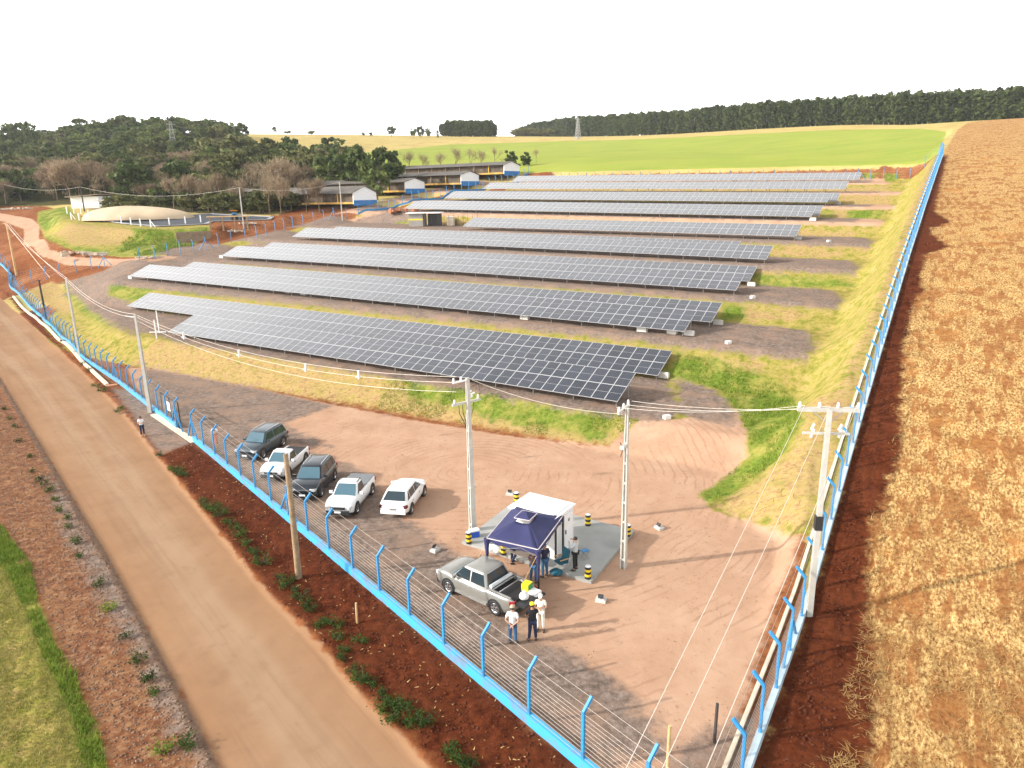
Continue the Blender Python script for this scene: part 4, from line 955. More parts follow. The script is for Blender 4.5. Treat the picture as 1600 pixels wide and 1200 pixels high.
c, a = place(at(502, 776), -94, 2.64, 1.8); car('parked_suv', 'black SUV in the middle of the row of parked cars', c, a, 4.40, 1.84, 1.64, 2.64, M_PBLACK, 'suv', .98, 1.06, (-2.1, -1.7, .3, 1.0), grille='suv')
c, a = place(at(557.5, 803), -98, 2.75, 1.7); CARD = car('parked_pickup', 'white pickup with black front bumper and grey bed cover', c, a, 4.45, 1.72, 1.56, 2.72, M_PWHITE, 'pickup', .95, 1.02, (-.45, -.2, .4, 1.12), grille='black')
MB().box((-1.33, 0, 1.0), (1.66, 1.52, .06)).obj('bed_cover', mat('grey_bed_cover', (.16, .17, .18), .6), CARD)
for s_ in (-1, 1): MB().bar((-.15, s_ * .58, 1.6), (.5, s_ * .58, 1.6), .035).obj('roof_rail', M_DKPL, CARD)
c, a = place(at(642, 804), 80, 2.55, 1.72, -1, -1); car('parked_hatchback', 'white hatchback seen from behind, nearest the yard centre', c, a, 4.05, 1.75, 1.45, 2.56, M_PWHITE, 'hatch', .92, .95, (-1.88, -1.15, .2, 1.15))
c, a = place(at(702.5, 927), 140, 2.83, 1.82); GP = car('double_cab_pickup', 'silver beige double cab pickup with lowered tailgate beside the canopy', c, a, 4.70, 1.84, 1.66, 2.83, M_PBEIGE, 'pickup', 1.0, 1.08, (-.85, -.6, .55, 1.32), grille='dark')
for ch in list(GP.children):
    if ch.name.startswith('side_window'): bpy.data.objects.remove(ch)
for s_ in (-1, 1):
    zr, bl, wb_, wr_ = 1.66, 1.0, .92 * .90, .92 * .70
    for u0, u1, v0, v1 in ((-.70, .12, -.55, .12), (.20, 1.10, .20, .66)):
        P_ = [(u0, s_ * (lerp(wb_, wr_, .1) + .02), bl + .07), (u1, s_ * (lerp(wb_, wr_, .1) + .02), bl + .07), (v1, s_ * (lerp(wb_, wr_, .84) + .02), bl + .55), (v0, s_ * (lerp(wb_, wr_, .84) + .02), bl + .55)]
        in_ = [(x, y - s_ * .04, z) for x, y, z in P_]
        MB().add(P_ + in_, [(0, 1, 2, 3), (4, 7, 6, 5), (0, 4, 5, 1), (1, 5, 6, 2), (2, 6, 7, 3), (3, 7, 4, 0)]).obj('side_window', M_WIN, GP)
MB().box((-1.58, 0, .87), (1.44, 1.50, .14)).obj('bed_liner', M_BLACK, GP)
MB().box((-2.62, 0, .84), (.56, 1.50, .06)).obj('tailgate', M_DKPL, GP)
bb = MB()
for x in (-1.15, -1.5): bb.bar((x, -.74, 1.09), (x, .74, 1.09), .05)
bb.obj('bed_bar', M_CHROME, GP)
for s_ in (-1, 1): MB().bar((-.95, s_ * .79, 1.09), (-2.2, s_ * .79, 1.09), .06).obj('bed_rail', M_GALV, GP)
MB().tube([(-.98, -.70, 1.16), (-.98, .70, 1.16)], .09, 10).obj('rolled_cover', mat('grey_rolled_cover', (.55, .57, .58), .5), GP)
for s_ in (-1, 1): MB().box((0.06, s_ * .93, .36), (1.9, .05, .1)).obj('sill_step', M_GALV, GP)
Mg = GP.matrix_basis
def on_truck(x, y, z): a_ = GP.rotation_euler.z; return Vector((GP.location.x + math.cos(a_) * x - math.sin(a_) * y, GP.location.y + math.sin(a_) * x + math.cos(a_) * y, GP.location.z + z))
bx = empty('yellow_green_box', on_truck(-2.15, -.38, .945), a + .15, 'yellow box with a green side standing in the open pickup bed', 'box')
MB().box((0, 0, .17), (.34, .40, .34)).obj('box_body', M_YEL, bx); MB().box((-.175, 0, .17), (.015, .36, .30)).obj('green_side', mat('green_print', (.03, .28, .06), .5), bx)
bx2 = MB().box((0, 0, .07), (.46, .4, .14)).box((0, 0, .15), (.42, .36, .02)); o = bx2.obj('white_tray', M_WHITE, None, on_truck(-2.55, -.42, .875)); o.rotation_euler.z = a; tag(o, 'low white tray on the lowered tailgate behind the yellow box', 'tray')
o = MB().lathe((0, 0, 0), [(.10, 0), (.2, .06), (.22, .16), (.16, .28), (.05, .34), (.07, .40)], 14).obj('white_bag', M_WHITE, None, on_truck(-2.45, .2, .873)); tag(o, 'rounded white plastic bag on the lowered tailgate', 'bag')

# ------------------------------------------------------------------ slab, kiosk, canopy
M_SLAB = mat('slab_concrete', (.33, .33, .31), .8, 0, .2, .6, .2)
S0, S1, S2 = at(721.8, 850), at(923.7, 913), at(991, 833); S3 = S0 + S2 - S1
o = MB().prism([tuple((p - S0)[:2]) for p in (S0, S1, S2, S3)], (-.1, .16)).obj('concrete_slab', M_SLAB, None, (S0.x, S0.y, 0)); tag(o, 'grey concrete slab under the kiosk and beside the canopy', 'slab')
def slabpt(px, py):
    r = ray(px, py); k = (.16 - H) / r[2]; return Vector((r[0] * k, r[1] * k, .16))
K1, K2 = slabpt(866.5, 874), slabpt(896, 849); KH = 2.16
r_ = Vector(ray_z(829, 772, KH + .16)); ku = (K2 - K1).normalized(); kv = Vector((-ku.y, ku.x, 0)); KL = abs((r_ - K2).dot(kv)); KW = (K2 - K1).length
kiosk = empty('white_kiosk', K1, math.atan2(ku.y, ku.x), 'white box kiosk on the slab directly behind the blue canopy', 'kiosk')
# local x along the door face, y to the left (away from the door face)
MB().box((KW / 2, KL / 2, KH / 2), (KW, KL, KH)).obj('wall', M_WHITE, kiosk)
MB().box((KW / 2, KL / 2, KH + .04), (KW + .16, KL + .16, .08)).box((KW / 2, KL / 2, KH + .10), (KW * .9, KL * .9, .05)).obj('roof', M_WHITE, kiosk)
dr = MB().box((KW * .70, -.02, 1.02), (.9, .05, 1.98)).obj('door', M_WHITE, kiosk); MB().box((KW * .70 - .33, -.06, 1.05), (.05, .05, .22)).obj('handle', M_DKPL, dr)
MB().lathe((KW * .70, -.045, 1.62), [(.09, 0), (.09, .02), (0, .02)], 14, axis=(0, -1, 0)).obj('warning_mark', mat('grey_mark', (.3, .3, .28), .6), dr)
for x in (KW * .70 - .47, KW * .70 + .47): MB().box((x, -.02, 1.02), (.025, .03, 2.0)).obj('door_frame', M_GALV, kiosk)
MB().box((.10, -.012, 1.02), (.18, .02, 1.96)).obj('doorway', M_DKPL, kiosk)
for i in range(3): MB().box((KW + .012, KL * .25 + KL * .25 * i, .5), (.02, .5, .35)).obj('vent', M_GALV, kiosk)
# canopy
ZE = 2.3
T0, T1 = Vector(ray_z(760.5, 841, ZE)), Vector(ray_z(841, 859, ZE)); T0.z = T1.z = 0
tu = (T1 - T0).normalized(); tl = (T1 - T0).length; tv = Vector((-tu.y, tu.x, 0))
ten = empty('canopy_tent', T0, math.atan2(tu.y, tu.x), 'dark blue pop-up canopy in front of the white kiosk', 'canopy')
M_NAVY = mat('navy_canopy_cloth', (.026, .028, .10), .75, 0, .12, 2, .2); M_NAVY2 = M_NAVY
def canopy():
    mb = MB(); n = 8; TS = tl; zE, zV = ZE, 2.9; top = .36
    def sag(u): return -.10 * math.sin(math.pi * u)
    ps = []
    for q_ in ((760.5, 841), (841, 859), (879.4, 806.5), (804.7, 789)):
        d_ = Vector(ray_z(*q_, ZE)) - T0; ps.append((d_.dot(tu), d_.dot(tv)))
    TD = ps[2][1]; c = (sum(p[0] for p in ps) / 4, sum(p[1] for p in ps) / 4)
    for i in range(4):
        a_, b_ = ps[i], ps[(i + 1) % 4]; vs = []
        for r in range(n + 1):
            k = r / n * (1 - top / (TS / 2))
            for j in range(n + 1):
                u = j / n; x = lerp(a_[0], b_[0], u); y = lerp(a_[1], b_[1], u)
                vs.append((lerp(x, c[0], k), lerp(y, c[1], k), zE + (zV - zE) * (k ** .92) + sag(u) * (1 - k) * k * 2.2))
        mb.add(vs, [(r * (n + 1) + j, r * (n + 1) + j + 1, (r + 1) * (n + 1) + j + 1, (r + 1) * (n + 1) + j) for r in range(n) for j in range(n)], 0, True)
        # valance with a scalloped lower edge
        vs = []; q = 24
        for j in range(q + 1):
            u = j / q; x = lerp(a_[0], b_[0], u); y = lerp(a_[1], b_[1], u); vs += [(x, y, zE), (x, y, zE - .22 - .03 * abs(math.sin(u * 6 * math.pi)))]
        mb.add(vs, [(2 * j, 2 * j + 1, 2 * j + 3, 2 * j + 2) for j in range(q)], 0)
    zc = zV + .09
    mb.add([(c[0] - .4, c[1] - .45, zc - .12), (c[0] + .4, c[1] - .45, zc - .12), (c[0] + .4, c[1] + .45, zc - .12), (c[0] - .4, c[1] + .45, zc - .12), (c[0], c[1], zc + .12)], [(0, 1, 4), (1, 2, 4), (2, 3, 4), (3, 0, 4)])
    cl = mb.obj('canopy_cloth', M_NAVY, ten)
    sm_ = cl.modifiers.new('thickness', 'SOLIDIFY'); sm_.thickness = .012
    tr = MB()
    for s_, e_ in zip(ps, ps[1:] + ps[:1]): tr.bar((s_[0], s_[1], zE + .005), (e_[0], e_[1], zE + .005), .035)
    q = [(c[0] - .4, c[1] - .45), (c[0] + .4, c[1] - .45), (c[0] + .4, c[1] + .45), (c[0] - .4, c[1] + .45)]
    for s_, e_ in zip(q, q[1:] + q[:1]): tr.bar((s_[0], s_[1], zc - .12), (e_[0], e_[1], zc - .12), .03)
    tr.obj('piping', mat('grey_piping', (.55, .5, .52), .6), cl)
    for x, y in ps:
        leg = MB().box((x, y, zE / 2), (.07, .07, zE)).obj('leg', M_DKPL, ten)
    for (x, y), (x2, y2) in ((ps[0], ps[1]), (ps[1], ps[2])):
        tr = MB()
        for k in range(3):
            f0, f1 = k / 3, (k + 1) / 3; tr.bar((lerp(x, x2, f0), lerp(y, y2, f0), ZE - .35 if k % 2 else ZE - .1), (lerp(x, x2, f1), lerp(y, y2, f1), ZE - .1 if k % 2 else ZE - .35), .025)
        tr.obj('scissor_frame', M_GALV, ten)
    # cloth wraps hanging round two legs
    for x, y in (ps[0], ps[1]): MB().lathe((x, y, .85), [(.05, 0), (.07, .6), (.15, 1.43)], 8).obj('leg_wrap', M_NAVY, ten)
    for (x, y), (ex, ey) in (((TS, 0), (TS - .6, -1.9)), ((0, 0), (-.9, -.6))): MB().tube([(x, y, ZE - .15), (ex, ey, .03)], .014, 5).obj('guy_rope', M_STAKE, ten)
canopy()
def bollard(b, lb):
    r = empty('bollard', b, random.uniform(0, 3), lb, 'bollard', 'yellow and black bollards round the slab')
    mb = MB()
    for i in range(5): mb.lathe((0, 0, .125 * i), [(.15, 0), (.15, .125)], 18, mi=i % 2)
    mb.lathe((0, 0, .625), [(.15, 0), (.13, .02), (0, .025)], 18, mi=2); mb.obj('striped_tube', [M_DKPL, M_YEL, M_WHITE], r)
for p, lb in (((732.8, 848.5), 'yellow and black bollard at the left corner of the slab beside the cooler'), ((787, 866), 'yellow and black bollard under the canopy'), ((918.6, 820.5), 'yellow and black bollard at the back edge of the slab, right of the kiosk'),
              ((981, 837), 'yellow and black bollard behind the right white pole'), ((918.6, 903.4), 'yellow and black bollard at the front corner of the slab'), ((807, 785), 'yellow and black bollard behind the kiosk roof')): bollard(slabpt(*p), lb)
ck = empty('cooler', slabpt(741, 838), .4, 'blue cooler with white lid beside the left bollard', 'cooler'); MB().box((0, 0, .17), (.5, .34, .34)).obj('tub', mat('cooler_blue', (.02, .10, .55), .4), ck); MB().box((0, 0, .37), (.53, .37, .07)).obj('lid', M_WHITE, ck)
for i, (x, y, s_) in enumerate(((771, 858, .34), (778, 862, .28))):
    o = MB().lathe((0, 0, 0), [(s_ * .7, 0), (s_, .08), (s_ * .9, .2), (s_ * .5, .32), (0, .35)], 12).obj('white_sack', M_WHITE, None, slabpt(x, y)); tag(o, ('larger', 'smaller')[i] + ' white sack lying on the slab under the canopy edge', 'sack')
tb = empty('folding_table', at(815, 884), math.radians(-38), 'dark folding table in the shade of the canopy', 'table'); MB().box((0, 0, .73), (1.5, .6, .04)).obj('tabletop', mat('table_top', (.2, .16, .13), .6), tb)
for x in (-.7, .7):
    for y in (-.25, .25): MB().bar((x, y, 0), (x * .96, y, .72), .03).obj('leg', M_GALV, tb)
stl = empty('folding_stool', slabpt(914, 872), .5, 'small blue folding stool with crossed legs on the slab', 'stool'); MB().box((0, 0, .42), (.36, .30, .03)).obj('seat', M_BLUE, stl)
for s_ in (-1, 1): MB().bar((-.17, s_ * .13, 0), (.17, s_ * .13, .41), .025).obj('leg', M_GALV, stl); MB().bar((.17, s_ * .13, 0), (-.17, s_ * .13, .41), .025).obj('leg', M_GALV, stl)
M_TEAL = mat('teal_cloth', (.01, .10, .15), .8, 0, .2)
ch = empty('camping_chair', slabpt(877, 889), math.radians(-60), 'teal camping chair with light armrests beside the kiosk door', 'camping chair')
MB().box((0, 0, .40), (.52, .5, .05)).obj('seat', M_TEAL, ch); MB().box((0, .27, .72), (.52, .05, .6), tilt=Matrix.Rotation(-.2, 3, 'X')).obj('backrest', M_TEAL, ch)
for x in (-.27, .27):
    MB().bar((x, -.25, 0), (x, .25, .42), .03).obj('leg', M_GALV, ch); MB().bar((x, .25, 0), (x, -.25, .42), .03).obj('leg', M_GALV, ch); MB().box((x, 0, .62), (.06, .48, .03)).obj('armrest', M_STAKE, ch)
cl2 = MB().lathe((0, 0, 0), [(.3, 0), (.34, .06), (.2, .16), (0, .2)], 12).obj('teal_bag', M_TEAL, None, slabpt(869, 895)); tag(cl2, 'soft teal bag on the ground left of the camping chair', 'bag')
# flood lights on little concrete bases, and cable boxes on the treads
for p, lb in (((1030, 826), 'between the right white pole and the dry grass'), ((939, 939), 'on the yard right of the three men'), ((680, 861), 'on the gravel left of the left white pole'), ((797, 773), 'behind the left end of the kiosk')):
    r = empty('flood_light', at(*p), random.uniform(0, 3), 'small black lamp on a white base ' + lb, 'flood light', 'small lamps on white bases in the yard')
    MB().box((0, 0, .05), (.46, .36, .14)).box((0, 0, .13), (.36, .28, .04)).obj('base', M_CONC, r); MB().box((0, .05, .27), (.24, .08, .17), tilt=Matrix.Rotation(.4, 3, 'X')).bar((0, .05, .12), (0, .05, .22), .03).obj('lamp', M_DKPL, r)
for p in ((1042, 654), (1138, 537), (1176, 466), (1295, 378)):
    r = empty('cable_box', at(*p), .4, {1042: 'white cable box on the gravel below the nearest row', 1138: 'white cable box on the gravel beside the second row', 1176: 'white cable box on the gravel beside the third row', 1295: 'white cable box on the gravel beside the fifth row'}[p[0]], 'cable box', 'cable boxes on the terraces')
    MB().box((0, 0, .12), (.5, .35, .3)).obj('box_body', M_WHITE, r); MB().box((.28, .15, .08), (.22, .22, .16)).obj('cap', M_CONC, r)
for p, lb in (((1037, 590), 'at the right end of the nearest row'), ((1077, 524), 'under the right front corner of the second row'), ((1122, 507), 'at the right end of the second row rear table'), ((1050, 522), 'second from the right under the second row'),
              ((1003, 518), 'third from the right under the second row'), ((820, 499), 'alone under the middle of the second row'), ((600, 472), 'fourth from the left under the second row'), ((553, 466), 'third from the left under the second row'),
              ((475, 461), 'second from the left under the second row'), ((450, 458), 'leftmost under the second row'), ((1174, 447), 'at the right end of the third row'), ((1247, 374), 'at the right end of the fifth row'), ((1270, 345), 'at the right end of the sixth row'), ((1309, 319.5), 'at the right end of the seventh row'),
              ((205, 435.5), 'at the left tip of the second row'), ((347, 403), 'at the left tip of the third row')):
    o = MB().box((0, 0, .22), (.95, .42, .44)).box((0, 0, .46), (.8, .3, .06)).obj('concrete_block', M_CONC, None, at(*p)); o.rotation_euler.z = ROWANG + random.uniform(-.1, .1)
    tag(o, 'pale concrete ballast block ' + lb, 'concrete block', 'ballast blocks at the solar rows')

# ------------------------------------------------------------------ buildings
M_ROOF = mat('grey_fibre_roof', (.105, .092, .078), .85, 0, .2, .4, .2); M_SHWALL = mat('shed_white_wall', (.80, .80, .80), .7, 0, .05); M_SHBLUE = mat('shed_blue_band', (.015, .16, .42), .7)
M_SHY = mat('shed_yellow', (.72, .42, .03), .7, 0, .1); M_SHDARK = mat('shed_mesh_curtain', (.10, .075, .05), .9, 0, .5, .8); M_SHIN = mat('shed_inner_wall', (.30, .22, .14), .9, 0, .4, .7)
M_SHLOW = mat('ochre_low_wall', (.50, .29, .06), .8, 0, .35, .6)
def shed(c0, length, wd, eave, apex, label, doorless=True):
    """c0: near ground corner of the gable that faces the solar field; the shed runs off to the left"""
    q_ = (c0.x + SA * wd, c0.y + CA * wd); z0 = max(gz(c0.x, c0.y), gz(*q_)) - .05; eave += gz(c0.x, c0.y) - z0; apex += gz(c0.x, c0.y) - z0; eave = max(eave, 2.5); apex = max(apex, eave + .9)
    root = empty('poultry_shed', (c0.x, c0.y, z0), ROWANG + math.pi, label, 'shed', 'long sheds beside the solar field')
    # local x along the shed away from the gable, local -y away from the camera
    L_ = length; W_ = wd; ov = .7
    MB().prism([(0, 0), (-W_, 0), (-W_, eave), (-W_ / 2, apex), (0, eave)], (0, .18), 'X').obj('gable_wall', M_SHWALL, root)
    MB().box((-.03, -W_ / 2, .2), (.06, W_ + .04, 1.25)).obj('blue_band', M_SHBLUE, root)
    MB().prism([(0, 0), (-W_, 0), (-W_, eave), (-W_ / 2, apex), (0, eave)], (L_ - .18, L_), 'X').obj('gable_wall', M_SHWALL, root)
    rf = MB()
    for s_ in (0, 1):
        y0 = ov if s_ == 0 else -W_ - ov; ze = eave - ov * (apex - eave) / (W_ / 2)
        a_ = [(-.35, y0, ze), (L_ + .35, y0, ze), (L_ + .35, -W_ / 2, apex), (-.35, -W_ / 2, apex)]
        rf.add([(x, y, z + .05) for x, y, z in a_] + [(x, y, z + .14) for x, y, z in a_], [(0, 1, 2, 3), (7, 6, 5, 4), (0, 4, 5, 1), (1, 5, 6, 2), (2, 6, 7, 3), (3, 7, 4, 0)])
    rf.obj('roof', M_ROOF, root)
    n = int(L_ / 5)
    for i in range(n + 1):
        x = .12 + (L_ - .3) * i / n; MB().box((x, -.12, eave / 2), (.2, .22, eave)).obj('pillar', M_SHY if i < 2 else M_SHIN, root)
    MB().box((L_ / 2, -.1, .22), (L_ - .4, .12, .44)).obj('low_wall', M_SHLOW, root)
    MB().box((L_ / 2, -.35, eave * .55), (L_ - .4, .03, eave * .8)).obj('curtain', M_SHDARK, root)
    MB().box((L_ / 2, -W_ + .1, eave / 2), (L_ - .4, .12, eave)).obj('back_wall', M_SHIN, root)
    return root
def onray(px, py, Y): r = ray(px, py); k = Y / r[1]; return Vector((r[0] * k, Y, 0))
def shed_at(px, py, eave_py, apexpx, apexpy, Y, length, wd, label):
    c = onray(px, py, Y); z = gz(c.x, c.y); e = top_at(Vector((c.x, c.y, z)), px, eave_py)
    a_ = Vector((c.x + SA * wd / 2, c.y + CA * wd / 2, z)); ap = top_at(a_, apexpx, apexpy); print('shed', label[:20], round(e, 2), round(ap, 2), 'ground py', py)
    return shed(c, length, wd, max(2.4, min(3.8, e)), max(3.3, min(6, ap)), label)
shed_at(553, 322, 300, 572, 291, 172, 75, 8.0, 'nearest long shed with white gable and blue base behind the pale slender pole')
shed_at(634, 309, 292.5, 650, 285, 188, 34, 8.0, 'second shed with white gable and blue base, partly behind round dark trees')
shed_at(721, 296.5, 280.5, 737, 269, 196, 60, 8.5, 'third shed with broad grey roof and open brown side')
shed_at(788, 285, 267, 806, 258, 208, 66, 8.5, 'farthest shed with white gable beside the small dark trees')
def small_house():
    b = onray(112, 322, 192); b.z = gz(b.x, b.y); r = empty('small_house', b, math.radians(-12), 'small white house with lean-to at the edge of the wood, far left', 'house')
    MB().box((4.2, 3, 1.5), (8.4, 6, 3.0)).obj('wall', M_SHWALL, r); MB().box((4.2, -.02, .35), (8.42, .05, .7)).obj('grey_base', M_CONC, r)
    MB().prism([(-.6, 2.9), (9.4, 3.4), (9.4, 3.55), (-.6, 3.05)], (-1.2, 7), 'Y').obj('roof', mat('brown_roof', (.30, .22, .15), .8), r)
    MB().box((10.6, 2, .9), (3.6, 4, 1.8)).obj('annex', M_SHWALL, r); MB().box((11.8, 1.6, 2.0), (7.4, 5.6, .16)).obj('annex_roof', M_CONC, r)
    MB().box((10.8, -.03, 1.1), (1.4, .05, .8)).obj('window', M_WIN, r)
    for x in (9.3, 12, 14.8): MB().box((x, -.4, .95), (.18, .18, 1.9)).obj('pillar', M_WHITE, r)
small_house()
# hut with the transformers in the fifth row
hb = onray(639, 352, 146); hb.z = gz(hb.x, hb.y)
hut = empty('transformer_hut', hb, ROWANG * .25, 'grey block hut with flat white roof and a yellow stripe at the fifth row', 'hut'); HS = 146 / 1110
MB().box((1.45, 1.6, 1.25), (2.9, 3.2, 2.5)).obj('wall', mat('block_wall', (.27, .255, .235), .9, 0, .12, 2), hut)
MB().box((1.45, -.015, 1.35), (2.92, .03, .26)).obj('yellow_stripe', M_YEL, hut); MB().box((3.0, 1.5, 2.62), (6.9, 4.0, .16)).obj('roof', M_WHITE, hut)
for x in (3.4, 4.7, 6.0):
    for y in (-.2, 3.2): MB().box((x, y, 1.27), (.09, .09, 2.54)).obj('post', M_DKPL, hut)
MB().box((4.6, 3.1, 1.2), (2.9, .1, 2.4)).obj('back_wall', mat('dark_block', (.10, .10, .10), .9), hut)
for dx_, w_, lb in ((7.6, 1.9, 'pale transformer cabinet in the fenced patch beside the grey hut'),):
    o = empty('transformer_cabinet', hb + Vector((dx_, -.2, 0)), .1, lb, 'cabinet'); o.location.z = gz(o.location.x, o.location.y)
    MB().box((.8, .6, .95), (1.5, 1.2, 1.7)).obj('cabinet_body', M_CREAM, o); MB().box((.8, .6, 1.84), (1.6, 1.3, .08)).obj('lid', M_WHITE, o)
    for i in range(5): MB().box((1.65 + .12 * i, .6, .9), (.05, 1.0, 1.3)).obj('cooling_fin', M_DKPL, o)
hf = empty('steel_fence', hb + Vector((6.2, -.6, 0)), 0, 'dark steel fence panels round the cabinet beside the hut', 'fence')
for i in range(9):
    x = i * .95; MB().box((x, 0, 1.1 + gz(hb.x + 6.2 + x, hb.y - .6) - hb.z), (.06, .06, 2.4)).obj('post', M_DKPL, hf)
# ------------------------------------------------------------------ pond, dome and the things round it
M_LINER = mat('dark_pond_liner', (.04, .045, .055), .85, 0, .15, .5); M_LINE2 = mat('grey_liner_rim', (.30, .30, .31), .6, 0, .15)
pp = [(152, 343), (200, 350), (250, 353.5), (322, 350), (330, 346), (420, 343), (425, 339), (330, 334), (280, 337), (200, 338)]
pw_ = [Vector(ray_p(x, y, .12)) for x, y in pp]
o = MB().add([p - pw_[0] for p in pw_] + [p - pw_[0] - Vector((0, 0, .3)) for p in pw_], [tuple(range(len(pw_)))] + [(i, len(pw_) + i, len(pw_) + (i + 1) % len(pw_), (i + 1) % len(pw_)) for i in range(len(pw_))]).obj('lined_pond', M_LINER, None, pw_[0]); tag(o, 'dark lined pond on top of the grassy mound', kind='structure')
rim = MB()
for a_, b_ in zip(pw_, pw_[1:] + pw_[:1]): rim.bar(a_ - pw_[0] + Vector((0, 0, .06)), b_ - pw_[0] + Vector((0, 0, .03)), .9, .12)
o = rim.obj('pond_rim', M_LINE2, None, pw_[0]); tag(o, 'grey rim of the liner round the dark pond', 'rim')
dc = onray(212, 338, 168); dz = gz(dc.x, dc.y)
dm = MB(); n1, n2 = 40, 12; vs = []
for j in range(n2 + 1):
    for i in range(n1):
        a_ = 2 * math.pi * i / n1; q = j / n2; r0 = 1 + .05 * math.sin(a_ * 3 + 1) + .03 * math.sin(a_ * 7)
        vs.append((math.cos(a_) * 12.6 * r0 * math.cos(q * 1.5708), math.sin(a_) * 6.5 * r0 * math.cos(q * 1.5708), 3.0 * math.sin(q * 1.5708) ** .9 * (1 - .22 * math.cos(a_) * (1 - q))))
dm.add(vs, [(j * n1 + i, j * n1 + (i + 1) % n1, (j + 1) * n1 + (i + 1) % n1, (j + 1) * n1 + i) for j in range(n2) for i in range(n1)], 0, True)
o = dm.obj('biogas_dome', mat('tan_membrane', (.50, .38, .25), .75, 0, .18, .25, .3), None, (dc.x, dc.y, dz - .1)); o.rotation_euler.z = -.05; tag(o, 'wide low tan membrane dome behind the dark pond', 'dome')
for i, (x, y) in enumerate([(112, 343), (124, 344.5), (137, 345), (150, 345), (163, 346), (176, 347.5), (190, 349.5), (205, 351.5), (220, 353.5), (236, 355), (265, 352), (290, 350), (314, 348)]):
    b = Vector(ray_p(x, y))
    r = MB().box((0, 0, .75), (.2, .2, 1.7)); 
    if i in (0, 9): r.bar((0, 0, 1.4), (.9, 0, 0), .14)
    o = r.obj('white_post', M_WHITE, None, b); tag(o, 'one of the white posts along the near rim of the pond', 'post', 'white posts along the pond rim')
for i, (x, y) in enumerate([(105, 333), (116, 333), (127, 333.5), (139, 339), (165, 338), (189, 337.5), (210, 337)]):
    b = Vector(ray_p(x, y)); o = MB().box((0, 0, .75), (.2, .2, 1.8)).obj('white_post', M_WHITE, None, b); tag(o, 'one of the white posts in front of the tan dome', 'post', 'white posts before the dome')
tf = empty('timber_frame', at(330, 358), math.radians(8), 'low timber frame with plank top at the right end of the mound', 'frame')
for x in (0, 2.4, 4.8, 7.2): MB().box((x, 0, 1.0), (.28, .28, 2.8)).obj('leg', M_WOOD, tf)
MB().box((3.6, .2, 2.45), (8.4, .9, .2)).obj('plank', M_STAKE, tf)
o = MB().box((0, 0, .6), (6.5, .5, 2.6)).obj('retaining_wall', mat('brown_block_wall', (.22, .16, .10), .9, 0, .2, 1.2), None, at(304, 377)); o.rotation_euler.z = .5; tag(o, 'short brown block wall at the foot of the mound', 'wall')
tr = empty('small_tractor', at(374, 345), .2, 'small blue and orange tractor behind the pale pond pole', 'tractor')
MB().box((0, 0, 1.0), (1.5, .7, .6)).box((-.9, 0, 1.3), (.9, 1.0, 1.0)).obj('body', M_BLUE, tr); MB().box((-.9, 0, 2.2), (1.3, 1.2, .1)).obj('roof', M_ORANGE, tr)
for x, rr in ((-.9, .75), (.8, .45)):
    for y in (-.65, .65): MB().lathe((x, y - .12, rr), [(rr * .5, 0), (rr, .02), (rr, .22), (rr * .5, .24)], 14, axis=(0, 1, 0)).obj('wheel', M_BLACK, tr)
# rubble and planks
for p, s_, lb in (((4, 328), 1.3, 'pale rubble heap far left under the wood'), ((22, 327), 1.0, 'second pale rubble heap under the wood'), ((45, 326), .8, 'long pale log pile below the wood'), ((125, 396), 1.0, 'pale rocks at the foot of the grassy mound'), ((150, 399), 1.2, 'line of pale planks at the foot of the mound'),
                  ((236, 403), .7, 'small tan heap beside the track opening'), ((628, 331), 1.6, 'heap of broken bricks below the nearest shed'), ((360, 362), .9, 'scattered planks beside the timber frame'), ((385, 350), .8, 'white debris beside the small tractor')):
    mb = MB(); rg = random.Random(p[0])
    for i in range(14): mb.box((rg.gauss(0, 1.6 * s_), rg.gauss(0, .5 * s_), rg.uniform(.05, .35) * s_), (rg.uniform(.3, 1.6) * s_, rg.uniform(.2, .5) * s_, rg.uniform(.15, .5) * s_), rg.uniform(0, 3))
    o = mb.obj('debris_pile', mat('debris_' + str(p[0]), (.50, .42, .33) if p[0] != 628 else (.40, .17, .09), .9, 0, .3), None, at(*p)); tag(o, lb, 'debris')
def pylon(px, top, base, Y, label):
    b = onray(px, base, Y); b.z = gz(b.x, b.y); h = top_at(b, px, top); h = min(max(h, 14), 40); r = empty('lattice_tower', b, .4, label, 'pylon'); mb = MB(); w0, w1 = h * .13, h * .025; t_ = .22 * Y / 400
    N_ = 7
    for i in range(N_):
        k0, k1 = i / N_, (i + 1) / N_; a_, c_ = lerp(w0, w1, k0 ** .7), lerp(w0, w1, k1 ** .7); z0, z1 = h * k0, h * k1
        P0 = [(x * a_, y * a_, z0) for x, y in ((-1, -1), (1, -1), (1, 1), (-1, 1))]; P1 = [(x * c_, y * c_, z1) for x, y in ((-1, -1), (1, -1), (1, 1), (-1, 1))]
        for j in range(4): mb.bar(P0[j], P1[j], t_); mb.bar(P0[j], P1[(j + 1) % 4], t_ * .6); mb.bar(P1[j], P1[(j + 1) % 4], t_ * .6)
    mb.obj('lattice', M_GALV, r)
    for z in (.8, .93): MB().bar((-h * .12, 0, h * z), (h * .12, 0, h * z), t_ * 1.2).obj('crossarm', M_GALV, r)
pylon(272, 190, 236, 330, 'grey lattice power tower in front of the wooded hill')
pylon(903, 184, 217, 520, 'grey lattice power tower in front of the dark plantation')

